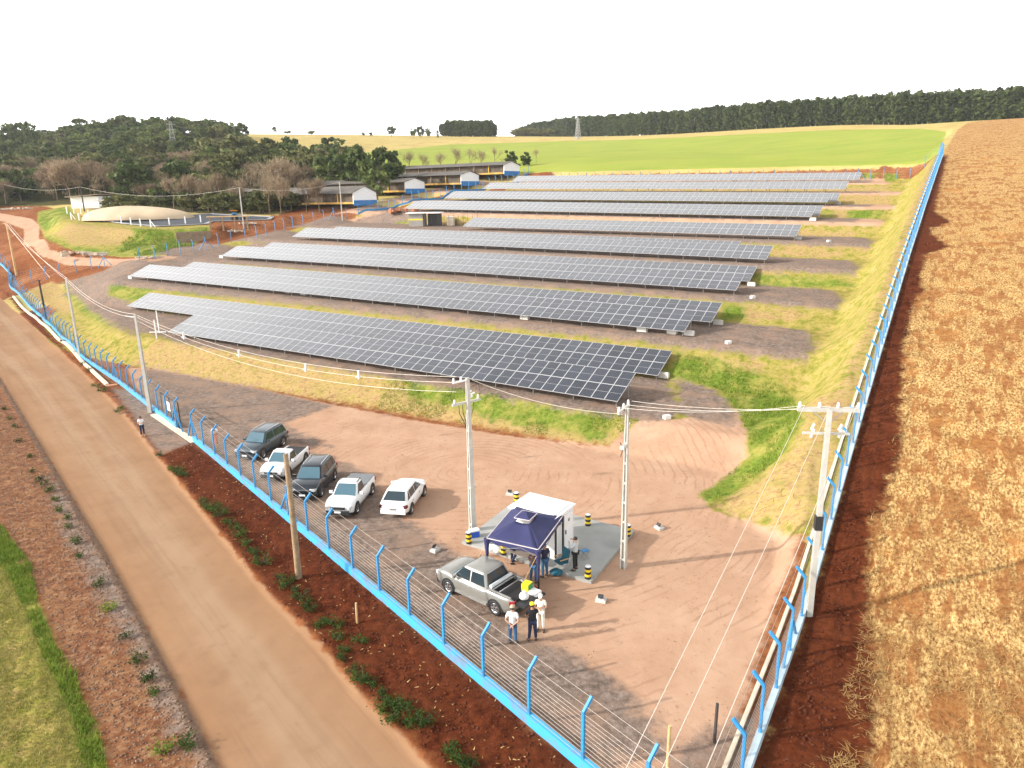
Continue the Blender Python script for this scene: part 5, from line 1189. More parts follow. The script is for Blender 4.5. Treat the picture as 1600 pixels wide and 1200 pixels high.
# ------------------------------------------------------------------ foliage
def leaf_mat(name, c0, c1, c2, sc=.35, tr=.25):
    m, nt, b = new_mat(name); N = nt.nodes.new; L = nt.links.new
    oi = N('ShaderNodeObjectInfo'); geo = N('ShaderNodeNewGeometry')
    n = N('ShaderNodeTexNoise'); n.inputs['Scale'].default_value = sc; n.inputs['Detail'].default_value = 3; L(geo.outputs['Position'], n.inputs['Vector'])
    at_ = N('ShaderNodeAttribute'); at_.attribute_name = 'tone'
    s1 = N('ShaderNodeMath'); s1.operation = 'ADD'; L(n.outputs['Fac'], s1.inputs[0]); L(at_.outputs['Fac'], s1.inputs[1])
    s2 = N('ShaderNodeMath'); s2.operation = 'MULTIPLY_ADD'; L(oi.outputs['Random'], s2.inputs[0]); s2.inputs[1].default_value = .42; L(s1.outputs[0], s2.inputs[2])
    s3 = N('ShaderNodeMath'); s3.operation = 'MULTIPLY_ADD'; L(s2.outputs[0], s3.inputs[0]); s3.inputs[1].default_value = .62; s3.inputs[2].default_value = -.1
    r = N('ShaderNodeValToRGB'); e = r.color_ramp.elements; e[0].position = .2; e[0].color = c0 + (1,); e[1].position = .85; e[1].color = c2 + (1,); q = e.new(.52); q.color = c1 + (1,)
    L(s3.outputs[0], r.inputs[0]); L(r.outputs[0], b.inputs['Base Color']); b.inputs['Roughness'].default_value = .75; b.inputs['Specular IOR Level'].default_value = .15
    t = N('ShaderNodeBsdfTranslucent'); L(r.outputs[0], t.inputs[0]); mx_ = N('ShaderNodeMixShader'); mx_.inputs[0].default_value = tr
    L(b.outputs[0], mx_.inputs[1]); L(t.outputs[0], mx_.inputs[2]); L(mx_.outputs[0], nt.nodes['Material Output'].inputs[0]); return m
M_LEAFD = leaf_mat('dark_foliage', (.045, .066, .02), (.13, .165, .048), (.30, .30, .10))
M_LEAFO = leaf_mat('olive_foliage', (.08, .09, .03), (.18, .18, .065), (.31, .28, .12))
M_LEAFB = leaf_mat('bare_twigs', (.20, .145, .09), (.34, .255, .165), (.46, .36, .24))
M_LEAFE = leaf_mat('plantation_foliage', (.035, .05, .017), (.095, .125, .036), (.20, .225, .075))
M_LEAFS = leaf_mat('shrub_foliage', (.025, .05, .008), (.065, .11, .016), (.15, .20, .04), 2.5)
M_GRASSL = leaf_mat('bright_grass', (.115, .18, .02), (.215, .29, .035), (.34, .37, .085), 1.5)
M_GRASSY = leaf_mat('yellow_grass', (.15, .17, .035), (.29, .265, .075), (.48, .39, .16), 1.2)
M_GRASSD = leaf_mat('tan_straw', (.38, .22, .08), (.70, .50, .22), (.85, .70, .40), 2.0, .3)
M_BARK = mat('bark', (.13, .10, .075), .9, 0, .3, 3); M_BARKP = mat('pale_bark', (.30, .25, .19), .9, 0, .25, 3)
def quads(C, S, rg, flat=0.0, asp=1.0, N0=None):
    """random little leaf quads at centres C with sizes S"""
    n = len(C); a = rg.normal(size=(n, 3)); a[:, 2] *= (1 - flat)
    if N0 is not None: a = a * .75 + N0
    a /= np.linalg.norm(a, axis=1)[:, None] + 1e-9
    t = np.cross(a, rg.normal(size=(n, 3))); t /= np.linalg.norm(t, axis=1)[:, None] + 1e-9; b = np.cross(a, t)
    t = t * S[:, None] * .5; b = b * S[:, None] * .5 * asp
    V = np.stack([C - t - b, C + t - b * .6, C + t * .8 + b, C - t * .7 + b * .8], 1).reshape(-1, 3)
    return V, np.arange(4 * n).reshape(-1, 4)
def crown(rg, H_, R_, z0, ncl, per, leaf, shape='round', squash=1.0):
    C = []; tone = []; NN = []
    for i in range(ncl):
        while True:
            p = rg.uniform(-1, 1, 3)
            if .35 < np.linalg.norm(p) < 1: break
        if shape == 'round': k = 1.0
        elif shape == 'cone': k = max(.25, 1 - (p[2] + 1) / 2 * .75)
        elif shape == 'umb': k = 1.0; p[2] = abs(p[2]) * .7
        else: k = .8 + .2 * math.cos(p[2] * 2)
        c = np.array([p[0] * R_ * k, p[1] * R_ * k, z0 + (H_ - z0) * (.5 + .5 * p[2] * squash)])
        rr = R_ * rg.uniform(.22, .42) if shape != 'tall' else R_ * rg.uniform(.35, .6)
        q = rg.normal(size=(per, 3)); q /= np.linalg.norm(q, axis=1)[:, None]; N_ = q.copy(); q = q * rr * rg.uniform(.55, 1.05, (per, 1)); q[:, 2] *= .75 if shape != 'tall' else 1.3
        C.append(c + q); NN.append(N_); tone.append(np.full(per, rg.uniform(-.12, .16)) + rg.normal(size=per) * .05)
    C = np.concatenate(C); NN = np.concatenate(NN); tone = np.concatenate(tone); S = rg.uniform(.65, 1.25, len(C)) * leaf
    V, Fq = quads(C, S, rg, 0, 1, NN * .9); return V, Fq, tone
def foliage_obj(name, V, Fq, tone, m_, parent=None):
    me = npmesh(name, V, Fq); a = me.attributes.new('tone', 'FLOAT', 'FACE'); a.data.foreach_set('value', np.asarray(tone, np.float32)); me.materials.append(m_)
    o = bpy.data.objects.new(name, me); COL.objects.link(o)
    if parent is not None: o.parent = parent; KIDS.setdefault(parent.name, []).append(o)
    return o
def tree_proto(kind, seed):
    rg = np.random.default_rng(seed); root = bpy.data.objects.new('tree', None); COL.objects.link(root); mb = MB()
    if kind in ('broad', 'olive', 'dense'):
        R_ = .46 if kind != 'dense' else .42; z0 = .22 if kind != 'dense' else .08
        V, Fq, tn = crown(rg, 1.0, R_, z0, 26, 42, .085); m_ = M_LEAFD if kind != 'olive' else M_LEAFO
        mb.tube([(0, 0, -.05), (.01, 0, .3), (.03, .02, .6)], [.03, .024, .012], 6)
        for i in range(5): a = rg.uniform(0, 6.28); mb.tube([(0, 0, .25 + .05 * i), (math.cos(a) * .2, math.sin(a) * .2, .5 + .06 * i)], [.014, .005], 5)
        mt = M_BARK
    elif kind == 'umbrella':
        V, Fq, tn = crown(rg, 1.0, .36, .74, 14, 40, .07, 'umb'); m_ = M_LEAFD; mb.tube([(0, 0, -.05), (0, 0, .85)], [.022, .012], 6); mt = M_BARK
    elif kind == 'euc':
        V, Fq, tn = crown(rg, 1.0, .095, .02, 40, 20, .042, 'tall'); m_ = M_LEAFE; mb.tube([(0, 0, -.05), (.003, 0, .9)], [.009, .003], 5); mt = M_BARKP
    elif kind in ('bare', 'thin'):
        C = []; 
        def br(p, d, l, r, dep):
            q = p + d * l; mb.tube([tuple(p), tuple(q)], [r, r * .6], 4, caps=False)
            if dep == 0: C.append(q); return
            for _ in range(4 if dep > 1 else 3):
                dd = d + rg.normal(size=3) * .42; dd[2] += .15; dd /= np.linalg.norm(dd); br(q, dd, l * rg.uniform(.55, .8), r * .55, dep - 1)
        br(np.array([0, 0, -.03]), np.array([0, 0, 1.]), .28, .016, 4); mt = M_LEAFB
        C = np.array(C); kq = 9 if kind == 'bare' else 2; C = np.repeat(C, kq, 0) + rg.normal(size=(len(C) * kq, 3)) * .05; tn = rg.uniform(-.1, .2, len(C))
        a = rg.normal(size=C.shape) * .5; a[:, 2] += .8; a /= np.linalg.norm(a, axis=1)[:, None]; side = np.cross(a, rg.normal(size=C.shape)); side /= np.linalg.norm(side, axis=1)[:, None]
        l = rg.uniform(.05, .11, (len(C), 1)); wd = .0055 if kind == 'bare' else .0035
        V = np.stack([C - side * wd, C + side * wd, C + a * l + side * wd * .3, C + a * l - side * wd * .3], 1).reshape(-1, 3); Fq = np.arange(len(V)).reshape(-1, 4); m_ = M_LEAFB
    mb.obj('trunk', mt, root); foliage_obj('crown', V, Fq, tn, m_, root)
    return root
PROTO = {k: [tree_proto(k, 100 + 7 * i + len(k)) for i in range(n)] for k, n in (('broad', 4), ('olive', 3), ('dense', 3), ('umbrella', 1), ('euc', 4), ('bare', 3), ('thin', 3))}
NAMEOF = dict(broad='broadleaf_tree', olive='broadleaf_tree', dense='dense_tree', umbrella='araucaria_tree', euc='eucalyptus_tree', bare='bare_tree', thin='bare_tree')
def put_tree(kind, loc, h, label, group=None, wide=1.0):
    src = random.choice(PROTO[kind]); r = src.copy(); COL.objects.link(r); r.name = NAMEOF[kind]; r.location = loc; r.rotation_euler = (0, 0, random.uniform(0, 6.28)); s_ = wide * random.uniform(.9, 1.1)
    r.scale = (h * s_, h * s_, h); tag(r, label, 'tree', group)
    for ch in KIDS[src.name]:
        c = ch.copy(); COL.objects.link(c); c.parent = r
    return r
def inpoly(x, y, P):
    c = False; j = len(P) - 1
    for i in range(len(P)):
        if (P[i][1] > y) != (P[j][1] > y) and x < (P[j][0] - P[i][0]) * (y - P[i][1]) / (P[j][1] - P[i][1]) + P[i][0]: c = not c
        j = i
    return c
rt = random.Random(5)
# the wood on the left: front trees one by one
FOR = [(-60, 322), (0, 325), (60, 324), (100, 318), (140, 312), (200, 322), (280, 330), (330, 333), (400, 326), (440, 310), (520, 300), (560, 285), (560, 262), (500, 250), (430, 246), (390, 252), (300, 250), (290, 236), (340, 224), (385, 222), (385, 213), (300, 208), (200, 206), (100, 228), (40, 244), (-60, 256)]
spots = []
tries = 0
while len(spots) < 270 and tries < 9000:
    tries += 1; x = rt.uniform(-60, 565); y = rt.uniform(206, 333)
    if not inpoly(x, y, FOR): continue
    d = 15 - (333 - y) * .055
    if any((x - a) ** 2 + ((y - b) * 2.2) ** 2 < d * d for a, b, c in spots): continue
    spots.append((x, y, 0))
spots.sort(key=lambda q: -q[1])
for x, y, _ in spots:
    p = at(x, y); dist = math.hypot(p.x, p.y)
    if abs(x - 130) < 55 and y > 322: continue
    if x > 325 and y > 303 and x < 560: kind, h = rt.choice(['olive', 'olive', 'bare']), rt.uniform(3.5, 6)
    elif y > 295: kind, h = rt.choice(['broad', 'dense', 'olive', 'olive', 'bare', 'bare', 'thin']), rt.uniform(6, 11)
    elif y > 262: kind, h = rt.choice(['broad', 'olive', 'bare', 'bare', 'bare', 'olive']), rt.uniform(7, 11)
    else: kind, h = rt.choice(['broad', 'broad', 'dense', 'olive', 'olive']), rt.uniform(9, 14)
    kind2 = 'bare' if kind == 'thin' else kind
    lb = {'broad': 'one of the dark round trees of the wood on the left', 'dense': 'one of the dense dark trees of the wood on the left', 'olive': 'one of the olive green trees of the wood on the left', 'bare': 'one of the leafless brown trees of the wood on the left'}[kind2]
    put_tree(kind, p, h * (.72 if dist > 330 else .9 if dist > 260 else 1), lb, {'broad': 'dark round trees of the wood', 'dense': 'dense dark trees of the wood', 'olive': 'olive trees of the wood', 'bare': 'leafless trees of the wood'}[kind2], 1.15 if kind != 'bare' else 1.25)
# the rest of the wood as one mass
def merged(name, kinds, places, label, m_=None):
    Vs = []; Fs = []; Ts = []; b = 0; rg = np.random.default_rng(3)
    for (p, h, k, wd) in places:
        src = random.choice(PROTO[k]); me = KIDS[src.name][1].data; n = len(me.vertices); V = np.empty(n * 3, np.float32); me.vertices.foreach_get('co', V); V = V.reshape(-1, 3)
        an = rg.uniform(0, 6.28); c, s_ = math.cos(an), math.sin(an); V = np.stack([(V[:, 0] * c - V[:, 1] * s_) * h * wd + p.x, (V[:, 0] * s_ + V[:, 1] * c) * h * wd + p.y, V[:, 2] * h + p.z], 1)
        t = np.empty(len(me.polygons), np.float32); me.attributes['tone'].data.foreach_get('value', t)
        Vs.append(V); Fs.append(np.arange(n).reshape(-1, 4) + b); Ts.append(t + rg.uniform(-.15, .3)); b += n
    o = foliage_obj(name, np.concatenate(Vs), np.concatenate(Fs), np.concatenate(Ts), m_); tag(o, label, 'wood', kind='stuff'); return o
pl_ = []
for _ in range(330):
    x = rt.uniform(-200, 420); Y = rt.uniform(330, 470); p = onray(x, 230, Y); p.z = gz(p.x, p.y)
    pr_ = RC.T @ np.array([p.x, p.y, p.z - H]); py = 600 + F * pr_[1] / pr_[2]
    if x > 280 and py > 216: continue
    pl_.append((p, rt.uniform(6.5, 9.5), rt.choice(['broad', 'dense', 'olive']), 1.1))
merged('distant_wood', None, pl_, 'far part of the wood on the left hill, one dark mass', M_LEAFD)
# trees one can point at
for kind, px, by, ty, Y, wd, lb in (
    ('dense', 556, 298, 232, 205, .9, 'big dark round tree left of the pair behind the nearest shed roof'), ('dense', 582, 300, 222, 200, .8, 'tallest dark round tree behind the nearest shed roof'), ('dense', 604, 304, 236, 196, .85, 'dark round tree reaching the second shed'), ('dense', 590, 312, 265, 186, 1.0, 'dark bushy tree directly left of the second shed'),
    ('dense', 612, 268, 233, 230, .8, 'dark conical tree behind the third shed roof'), ('dense', 520, 292, 238, 215, 1.0, 'dark round tree at the right end of the wood'), ('dense', 372, 232, 207, 380, 1.3, 'dark round tree beside the tan strip on the hill'),
    ('dense', 798, 262, 234, 240, 1.0, 'left tree of the dark pair above the farthest shed'), ('dense', 822, 268, 237, 232, .9, 'right tree of the dark pair above the farthest shed'),
    ('bare', 445, 300, 236, 205, 1.2, 'large leafless brown tree over the nearest shed roof'), ('bare', 462, 302, 250, 200, 1, 'smaller leafless tree over the nearest shed roof'), ('bare', 112, 318, 238, 215, 1.3, 'big leafless tree behind the small white house'), ('bare', 150, 316, 238, 215, 1.3, 'broad leafless tree right of the small white house'), ('bare', 90, 312, 240, 225, 1.1, 'leafless tree left of the small white house'),
    ('bare', 365, 340, 280, 178, .8, 'thin leafless tree above the pale pond pole'), ('bare', 400, 322, 245, 190, .9, 'leafless tree between the wood and the long sheds'),
    ('bare', 640, 268, 226, 235, 1.1, 'first faint leafless tree behind the third shed'), ('bare', 660, 268, 232, 235, 1, 'second faint leafless tree behind the third shed'), ('bare', 690, 266, 230, 235, 1, 'leafless tree above the middle of the third shed'), ('bare', 712, 266, 222, 235, 1, 'tall leafless tree above the third shed gable'),
    ('bare', 735, 266, 224, 235, 1, 'leafless tree above the gap between third and farthest shed'), ('bare', 752, 264, 228, 235, 1, 'leafless tree left of the farthest shed gable'), ('bare', 773, 262, 222, 240, .8, 'thin leafless tree above the farthest shed roof'), ('bare', 838, 262, 228, 240, .8, 'thin leafless tree right of the dark pair'),
    ('olive', 430, 216, 198, 600, .6, 'lone leaning tree on the skyline above the tan field'), ('olive', 450, 216, 208, 600, 2.0, 'low bushy trees on the skyline, left clump'), ('olive', 487, 216, 209.5, 600, 2.6, 'low bushy trees on the skyline, right clump'), ('broad', 568, 216, 206.5, 600, 1.2, 'small skyline tree left of the tall round one'), ('broad', 580, 216, 207.5, 600, 1.2, 'small skyline tree touching its neighbour'), ('broad', 612, 216, 197.5, 600, .9, 'round tree alone on the skyline'),
    ('broad', 646, 216, 200, 600, .8, 'first tree of the skyline trio'), ('broad', 658, 216, 198, 600, .9, 'middle tree of the skyline trio'), ('broad', 669, 216, 200, 600, .7, 'last tree of the skyline trio'), ('euc', 684, 216, 202, 600, 1.5, 'slim tree just left of the dark grove'),
    ('umbrella', 128, 206, 187, 440, 1.2, 'flat crowned tree standing above the wood, left one'), ('umbrella', 192, 200, 181, 440, 1, 'flat crowned tree standing above the wood, right one'), ('broad', 50, 240, 190, 400, .7, 'tall tree above the wood, far left'), ('broad', 36, 242, 192, 400, .7, 'second tall tree above the wood, far left'), ('broad', 18, 244, 196, 400, .7, 'third tall tree above the wood, far left')):
    p = onray(px, by, Y); p.z = gz(p.x, p.y); h = top_at(p, px, ty); kind = 'thin' if kind == 'bare' and (px > 620 or px in (365, 400)) else kind; put_tree(kind, p, max(3, h), lb, None, wd)
for i, (px, by, ty, Y) in enumerate([(300, 322, 262, 186), (325, 324, 266, 184), (345, 326, 258, 182), (420, 318, 256, 176), (438, 320, 262, 174), (478, 316, 264, 176), (498, 318, 270, 174), (382, 322, 262, 180)]):
    p = onray(px, by, Y); p.z = gz(p.x, p.y); put_tree('thin' if i % 2 else 'bare', p, max(4, top_at(p, px, ty)), 'one of the leafless trees standing before the left part of the nearest long shed', 'leafless trees before the nearest shed', .8)
# shrubs behind the pond, before the sheds
for i in range(34):
    x = 330 + 125 * rt.random() if i % 3 else 170 + 160 * rt.random(); p = onray(x, 320, 178 + rt.uniform(-3, 10)); p.z = gz(p.x, p.y); put_tree('olive', p, rt.uniform(3.2, 5.2), 'one of the olive bushes growing between the pond and the long shed', 'bushes between pond and shed', 1.2)
# plantation
def lineY(px): return float(np.interp(px, [800, 900, 1000, 1200, 1400, 1600, 1900], [900, 780, 620, 505, 445, 415, 380]))
def topy(px): return float(np.interp(px, [806, 812, 830, 860, 900, 1000, 1100, 1200, 1300, 1400, 1500, 1600, 1900], [205, 197, 190, 184, 179.5, 173, 164, 154, 147.5, 140, 134.5, 131, 122]))
px = 808.0; row = []
while px < 1720:
    Y = lineY(px); p = onray(px, 200, Y); p.z = gz(p.x, p.y); r = ray(px, 200); row.append((px, p, top_at(p, px, topy(px)))); px += max(3.3, 3.5 * 1110 / Y * .98)
print('plantation', len(row), [round(r[2], 1) for r in row[::30]])
for px, p, h in row: put_tree('euc', p, h * rt.uniform(.94, 1.03), 'one of the slender trees in the front row of the dark plantation', 'front row of the plantation', rt.uniform(1.1, 1.4))
back = []
for k in range(1, 6):
    for px, p, h in row:
        d = Vector((p.x, p.y, 0)).normalized(); q = p + d * (k * 5 + rt.uniform(-2, 2)) + Vector((rt.uniform(-2, 2), 0, 0)); q.z = gz(q.x, q.y); back.append((q, h * rt.uniform(.95, 1.03) * (1 + .004 * k), 'euc', 1.4))
merged('plantation_block', None, back, 'dark mass of plantation trees behind the front row', M_LEAFE)
gro = []
for k in range(4):
    for px in np.arange(690, 774, 3.2):
        p = onray(px, 205, 640 + k * 10); p.z = gz(p.x, p.y); h = top_at(p, px, 186.5 + (5 if px < 697 or px > 768 else 0)); gro.append((p, h * rt.uniform(.95, 1.03), 'euc', 1.7))
merged('dark_grove', None, gro, 'compact dark grove alone on the skyline', M_LEAFE)
und = []
for px in np.arange(806, 860, 4): p = onray(px, 214, 740); p.z = gz(p.x, p.y); und.append((p, rt.uniform(6, 9), 'olive', 1.5))
merged('plantation_scrub', None, und, 'low scrub at the left foot of the plantation', M_LEAFO)

# ------------------------------------------------------------------ shrubs, grass, stubble, stones
def shrub_proto(seed, m_=None):
    rg = np.random.default_rng(seed); root = bpy.data.objects.new('roadside_shrub', None); COL.objects.link(root); mb = MB(); C = []; NN = []
    for i in range(9):
        a = rg.uniform(0, 6.28); l = rg.uniform(.25, .5); e = (math.cos(a) * l, math.sin(a) * l * .8, rg.uniform(.2, .5)); mb.tube([(0, 0, 0), (e[0] * .5, e[1] * .5, e[2] * .7), e], [.012, .009, .004], 4)
        n = 26; q = rg.normal(size=(n, 3)) * .10 + np.array(e) * rg.uniform(.5, 1.05, (n, 1)); C.append(q); NN.append(np.tile([0, 0, .5], (n, 1)))
    C = np.concatenate(C); V, Fq = quads(C, rg.uniform(.05, .12, len(C)), rg, 0, .6, np.concatenate(NN)); mb.obj('stem', M_BARK, root); foliage_obj('foliage', V, Fq, rg.uniform(-.1, .15, len(C)), m_ or M_LEAFS, root); return root
SH = [shrub_proto(50 + i) for i in range(5)]
RS = [(272, 737), (280, 742), (291, 744), (318, 785), (328, 795), (334, 800), (345, 806), (358, 818), (368, 826), (372, 838), (385, 850), (392, 862), (401, 868), (412, 880), (438, 905), (446, 915), (458, 908), (462, 925), (470, 935), (478, 944), (486, 955), (498, 979), (514, 975), (530, 980), (528, 1000), (560, 1003), (538, 1018), (535, 1030), (552, 1050), (566, 1062), (580, 1068), (598, 1085), (612, 1100), (624, 1105), (634, 1112), (645, 1128), (600, 1110), (612, 1126), (640, 1132), (662, 1130), (700, 1175), (712, 1185), (726, 1194), (735, 1202),
      (250, 712), (152, 605), (160, 612), (140, 580), (130, 570), (118, 552), (100, 535), (92, 522), (82, 512), (66, 498), (186, 645), (188, 640), (55, 490), (50, 478)]
for i, (x, y) in enumerate(RS):
    src = SH[i % 5]; r = src.copy(); COL.objects.link(r); r.name = 'roadside_shrub'; r.location = at(x, y); sc_ = rt.uniform(.65, 1.15) * (.85 if y > 900 else 1.0); r.scale = (sc_, sc_, sc_ * .85); r.rotation_euler = (0, 0, rt.uniform(0, 6))
    tag(r, 'one of the low green shrubs between the road and the blue fence', 'shrub', 'shrubs between road and fence')
    for ch in KIDS[src.name]: c = ch.copy(); COL.objects.link(c); c.parent = r
LS = [(47, 715), (50, 738), (62, 752), (68, 758), (76, 768), (88, 783), (93, 800), (104, 812), (107, 824), (117, 850), (124, 870), (153, 916), (195, 998), (217, 1032), (230, 1062), (241, 1083), (293, 1168), (25, 668), (15, 655), (8, 640), (32, 690)]
for i, (x, y) in enumerate(LS):
    src = SH[i % 5]; r = src.copy(); COL.objects.link(r); r.name = 'roadside_shrub'; r.location = at(x, y); sc_ = rt.uniform(.55, .85); r.scale = (sc_, sc_, sc_); r.rotation_euler = (0, 0, rt.uniform(0, 6))
    tag(r, 'one of the small green shrubs in the stony left verge', 'shrub', 'shrubs left of the road')
    for ch in KIDS[src.name]: c = ch.copy(); COL.objects.link(c); c.parent = r
GB = [shrub_proto(80, M_GRASSL)]
for i, ((x, y), lb) in enumerate((((170, 953), 'bright green bush in the brown verge, the upper of two'), ((253, 1175), 'bright green bush in the brown verge near the bottom edge'))):
    r = GB[0].copy(); COL.objects.link(r); r.name = 'green_bush'; r.location = at(x, y); r.scale = (.75, .75, .8); tag(r, lb, 'bush')
    for ch in KIDS[GB[0].name]: c = ch.copy(); COL.objects.link(c); c.parent = r
for pr in [q for v in PROTO.values() for q in v] + SH + GB:
    for ch in KIDS[pr.name]: bpy.data.objects.remove(ch)
    bpy.data.objects.remove(pr)
def scatter_px(poly, n, seed, grow=1.0):
    """points spread evenly over the ground inside an outline"""
    P = np.array(PX(poly)); rg = np.random.default_rng(seed); lo, hi = P.min(0), P.max(0); out = []; tot = 0
    while tot < n:
        X = rg.uniform(lo[0], hi[0], n * 2); Y = rg.uniform(lo[1], hi[1], n * 2); k = sdf(X, Y, P) > .05; out.append(np.stack([X[k], Y[k]], 1)); tot += k.sum()
        if len(out) > 40: break
    o = np.concatenate(out)[:n]; return o[:, 0], o[:, 1]
def nz(x, y, f, seed):
    rg = np.random.default_rng(seed); o = 0
    for i in range(6):
        a = rg.uniform(0, 6.28); q = f * rg.uniform(.5, 2); o = o + np.sin((x * math.cos(a) + y * math.sin(a)) * q + rg.uniform(0, 6.28))
    return o / 3
def blades(name, X, Y, hmin, hmax, wd, m_, label, cat, seed, lie=0.0, lift=0.0):
    rg = np.random.default_rng(seed); n = len(X); Z = ground(X, Y) + lift; l = rg.uniform(hmin, hmax, n); a = rg.uniform(0, 6.28, n)
    el = np.where(rg.random(n) < lie, rg.uniform(.02, .25, n), rg.uniform(.8, 1.45, n)); d = np.stack([np.cos(a) * np.cos(el), np.sin(a) * np.cos(el), np.sin(el)], 1)
    s_ = np.stack([-np.sin(a), np.cos(a), np.zeros(n)], 1) * (wd * rg.uniform(.6, 1.3, n))[:, None]; B = np.stack([X, Y, Z], 1)
    T = B + d * l[:, None]; M_ = B + d * (l * .55)[:, None]; bend = np.stack([np.cos(a), np.sin(a), np.zeros(n)], 1) * (l * .12)[:, None]
    V = np.stack([B - s_, B + s_, M_ + s_ * .8, T + bend + s_ * .15, T + bend - s_ * .15, M_ - s_ * .8], 1).reshape(-1, 3); i = np.arange(n)[:, None] * 6
    Fq = np.concatenate([i + np.array([[0, 1, 2, 5]]), i + np.array([[5, 2, 3, 4]])], 0)
    tn = rg.uniform(-.15, .2, n); o = foliage_obj(name, V, Fq, np.concatenate([tn, tn]), m_); tag(o, label, cat, kind='stuff'); return o
# lush rim and field grass at the lower left
x, y = scatter_px([(-30, 800), (10, 826), (22, 848), (52, 880), (60, 940), (90, 1010), (120, 1050), (135, 1100), (158, 1140), (172, 1215), (130, 1215), (110, 1120), (70, 1040), (40, 960), (10, 900), (-30, 850)], 9000, 1)
k = nz(x, y, 2.2, 5) + np.random.default_rng(77).normal(size=len(x)) * .5 > -.6; blades('rim_grass', x[k], y[k], .08, .26, .018, M_GRASSL, 'lush bright green grass along the edge of the brown verge', 'grass', 3)
x, y = scatter_px([(-40, 830), (20, 900), (80, 1040), (130, 1130), (150, 1230), (-80, 1230)], 22000, 2)
k = nz(x, y, 1.5, 7) > -1.6; blades('field_grass', x[k], y[k], .04, .14, .014, M_GRASSY, 'short yellow green grass of the lower left field', 'grass', 4, .2)
# stubble on the big field
rg = np.random.default_rng(9); n = 120000; r_ = 17 + (120 - 17) * rg.random(n) ** 1.5; th = rg.uniform(math.radians(12), math.radians(42), n); X = r_ * np.sin(th); Y = r_ * np.cos(th)
s_, t_ = st(X, Y); k = (s_ > SF + 2.2 + nz(X, Y, .8, 2) * .5) & (nz(X, Y, .55, 21) + .7 * nz(X, Y, 1.9, 22) + .5 * nz(X, Y, .16, 23) + .5 * rg.normal(size=n) > -.55); X, Y = X[k], Y[k]; dd = np.hypot(X, Y)
kk = rg.random(len(X)) < 1.0; X, Y = X[kk], Y[kk]; 
blades('field_stubble', X, Y, .08, .34, .012, M_GRASSD, 'loose straw and maize stubble lying on the orange field', 'stubble', 6, .93, .015)
# clumps on the banks
x, y = scatter_px([(1056, 552), (1108, 560), (1205, 590), (1240, 620), (1254, 655), (1228, 704), (1180, 750), (1120, 782), (1092, 775), (1168, 715), (1168, 680), (1150, 640), (1125, 610), (1060, 592)], 9000, 8)
k = nz(x, y, 1.2, 9) > -.4; blades('bank_grass', x[k], y[k], .08, .26, .02, M_GRASSL, 'green grass on the curved bank between the yard and the slope', 'grass', 10, .3)
x, y = scatter_px([(560, 582), (800, 620), (1000, 655), (950, 692), (800, 676), (560, 636)], 9000, 12)
k = nz(x, y, 1.1, 13) > .15; blades('embankment_grass', x[k], y[k], .08, .24, .02, M_GRASSL, 'green tufts on the embankment below the nearest solar row', 'grass', 11, .3)
x, y = scatter_px([(205, 357), (260, 360), (330, 356), (300, 385), (262, 400), (190, 400), (180, 388)], 4000, 14)
k = nz(x, y, .5, 15) > -.1; blades('mound_grass', x[k], y[k], .2, .6, .06, M_GRASSL, 'green grass on the sides of the mound', 'grass', 12, .3)
# stones and clods
def stones(name, X, Y, smin, smax, m_, label, cat, seed, flat=.6):
    rg = np.random.default_rng(seed); n = len(X); Z = ground(X, Y)
    b = np.array([(1, 0, 0), (0, 1, 0), (-1, 0, 0), (0, -1, 0), (0, 0, 1), (0, 0, -1)], float); f = np.array([(0, 1, 4), (1, 2, 4), (2, 3, 4), (3, 0, 4), (1, 0, 5), (2, 1, 5), (3, 2, 5), (0, 3, 5)])
    sz = smin + (smax - smin) * rg.random(n) ** 3; V = b[None] * rg.uniform(.6, 1.2, (n, 6, 3)) * sz[:, None, None]; V[:, :, 2] *= flat; a = rg.uniform(0, 6.28, n); c, s_ = np.cos(a)[:, None], np.sin(a)[:, None]
    V = np.stack([V[:, :, 0] * c - V[:, :, 1] * s_ + X[:, None], V[:, :, 0] * s_ + V[:, :, 1] * c + Y[:, None], V[:, :, 2] + Z[:, None] + .01], 2).reshape(-1, 3)
    Fq = (f[None] + np.arange(n)[:, None, None] * 6).reshape(-1, 3); me = npmesh(name, V, Fq); a_ = me.attributes.new('tone', 'FLOAT', 'FACE'); a_.data.foreach_set('value', np.repeat(rg.uniform(-.2, .3, n), 8).astype(np.float32)); me.materials.append(m_)
    o = bpy.data.objects.new(name, me); COL.objects.link(o); tag(o, label, cat, kind='stuff'); return o
M_STONE = leaf_mat('stone_tones', (.17, .10, .065), (.30, .20, .135), (.50, .38, .27), 3, 0); M_CLOD = leaf_mat('clod_tones', (.07, .018, .008), (.14, .045, .02), (.26, .12, .06), 3, 0)
x, y = scatter_px([(-10, 600), (62, 700), (170, 880), (258, 1045), (345, 1215), (185, 1215), (140, 1100), (70, 960), (30, 860), (-10, 790)], 17000, 21); stones('verge_stones', x, y, .008, .075, M_STONE, 'small pale stones and clods in the left roadside verge', 'stones', 31)
x, y = scatter_px([(300, 695), (420, 780), (617, 956), (905, 1205), (700, 1205), (640, 1150), (560, 1070), (500, 1000), (420, 922), (330, 808), (255, 712)], 9000, 22); stones('verge_clods', x, y, .012, .075, M_CLOD, 'red clods and pale chips in the verge below the blue fence', 'clods', 32)
x, y = scatter_px([(1190, 1200), (1262, 970), (1350, 660), (1420, 420), (1440, 420), (1385, 660), (1330, 970), (1300, 1200)], 5000, 23); stones('field_clods', x, y, .015, .10, M_CLOD, 'red clods along the outer foot of the straw field fence', 'clods', 33)
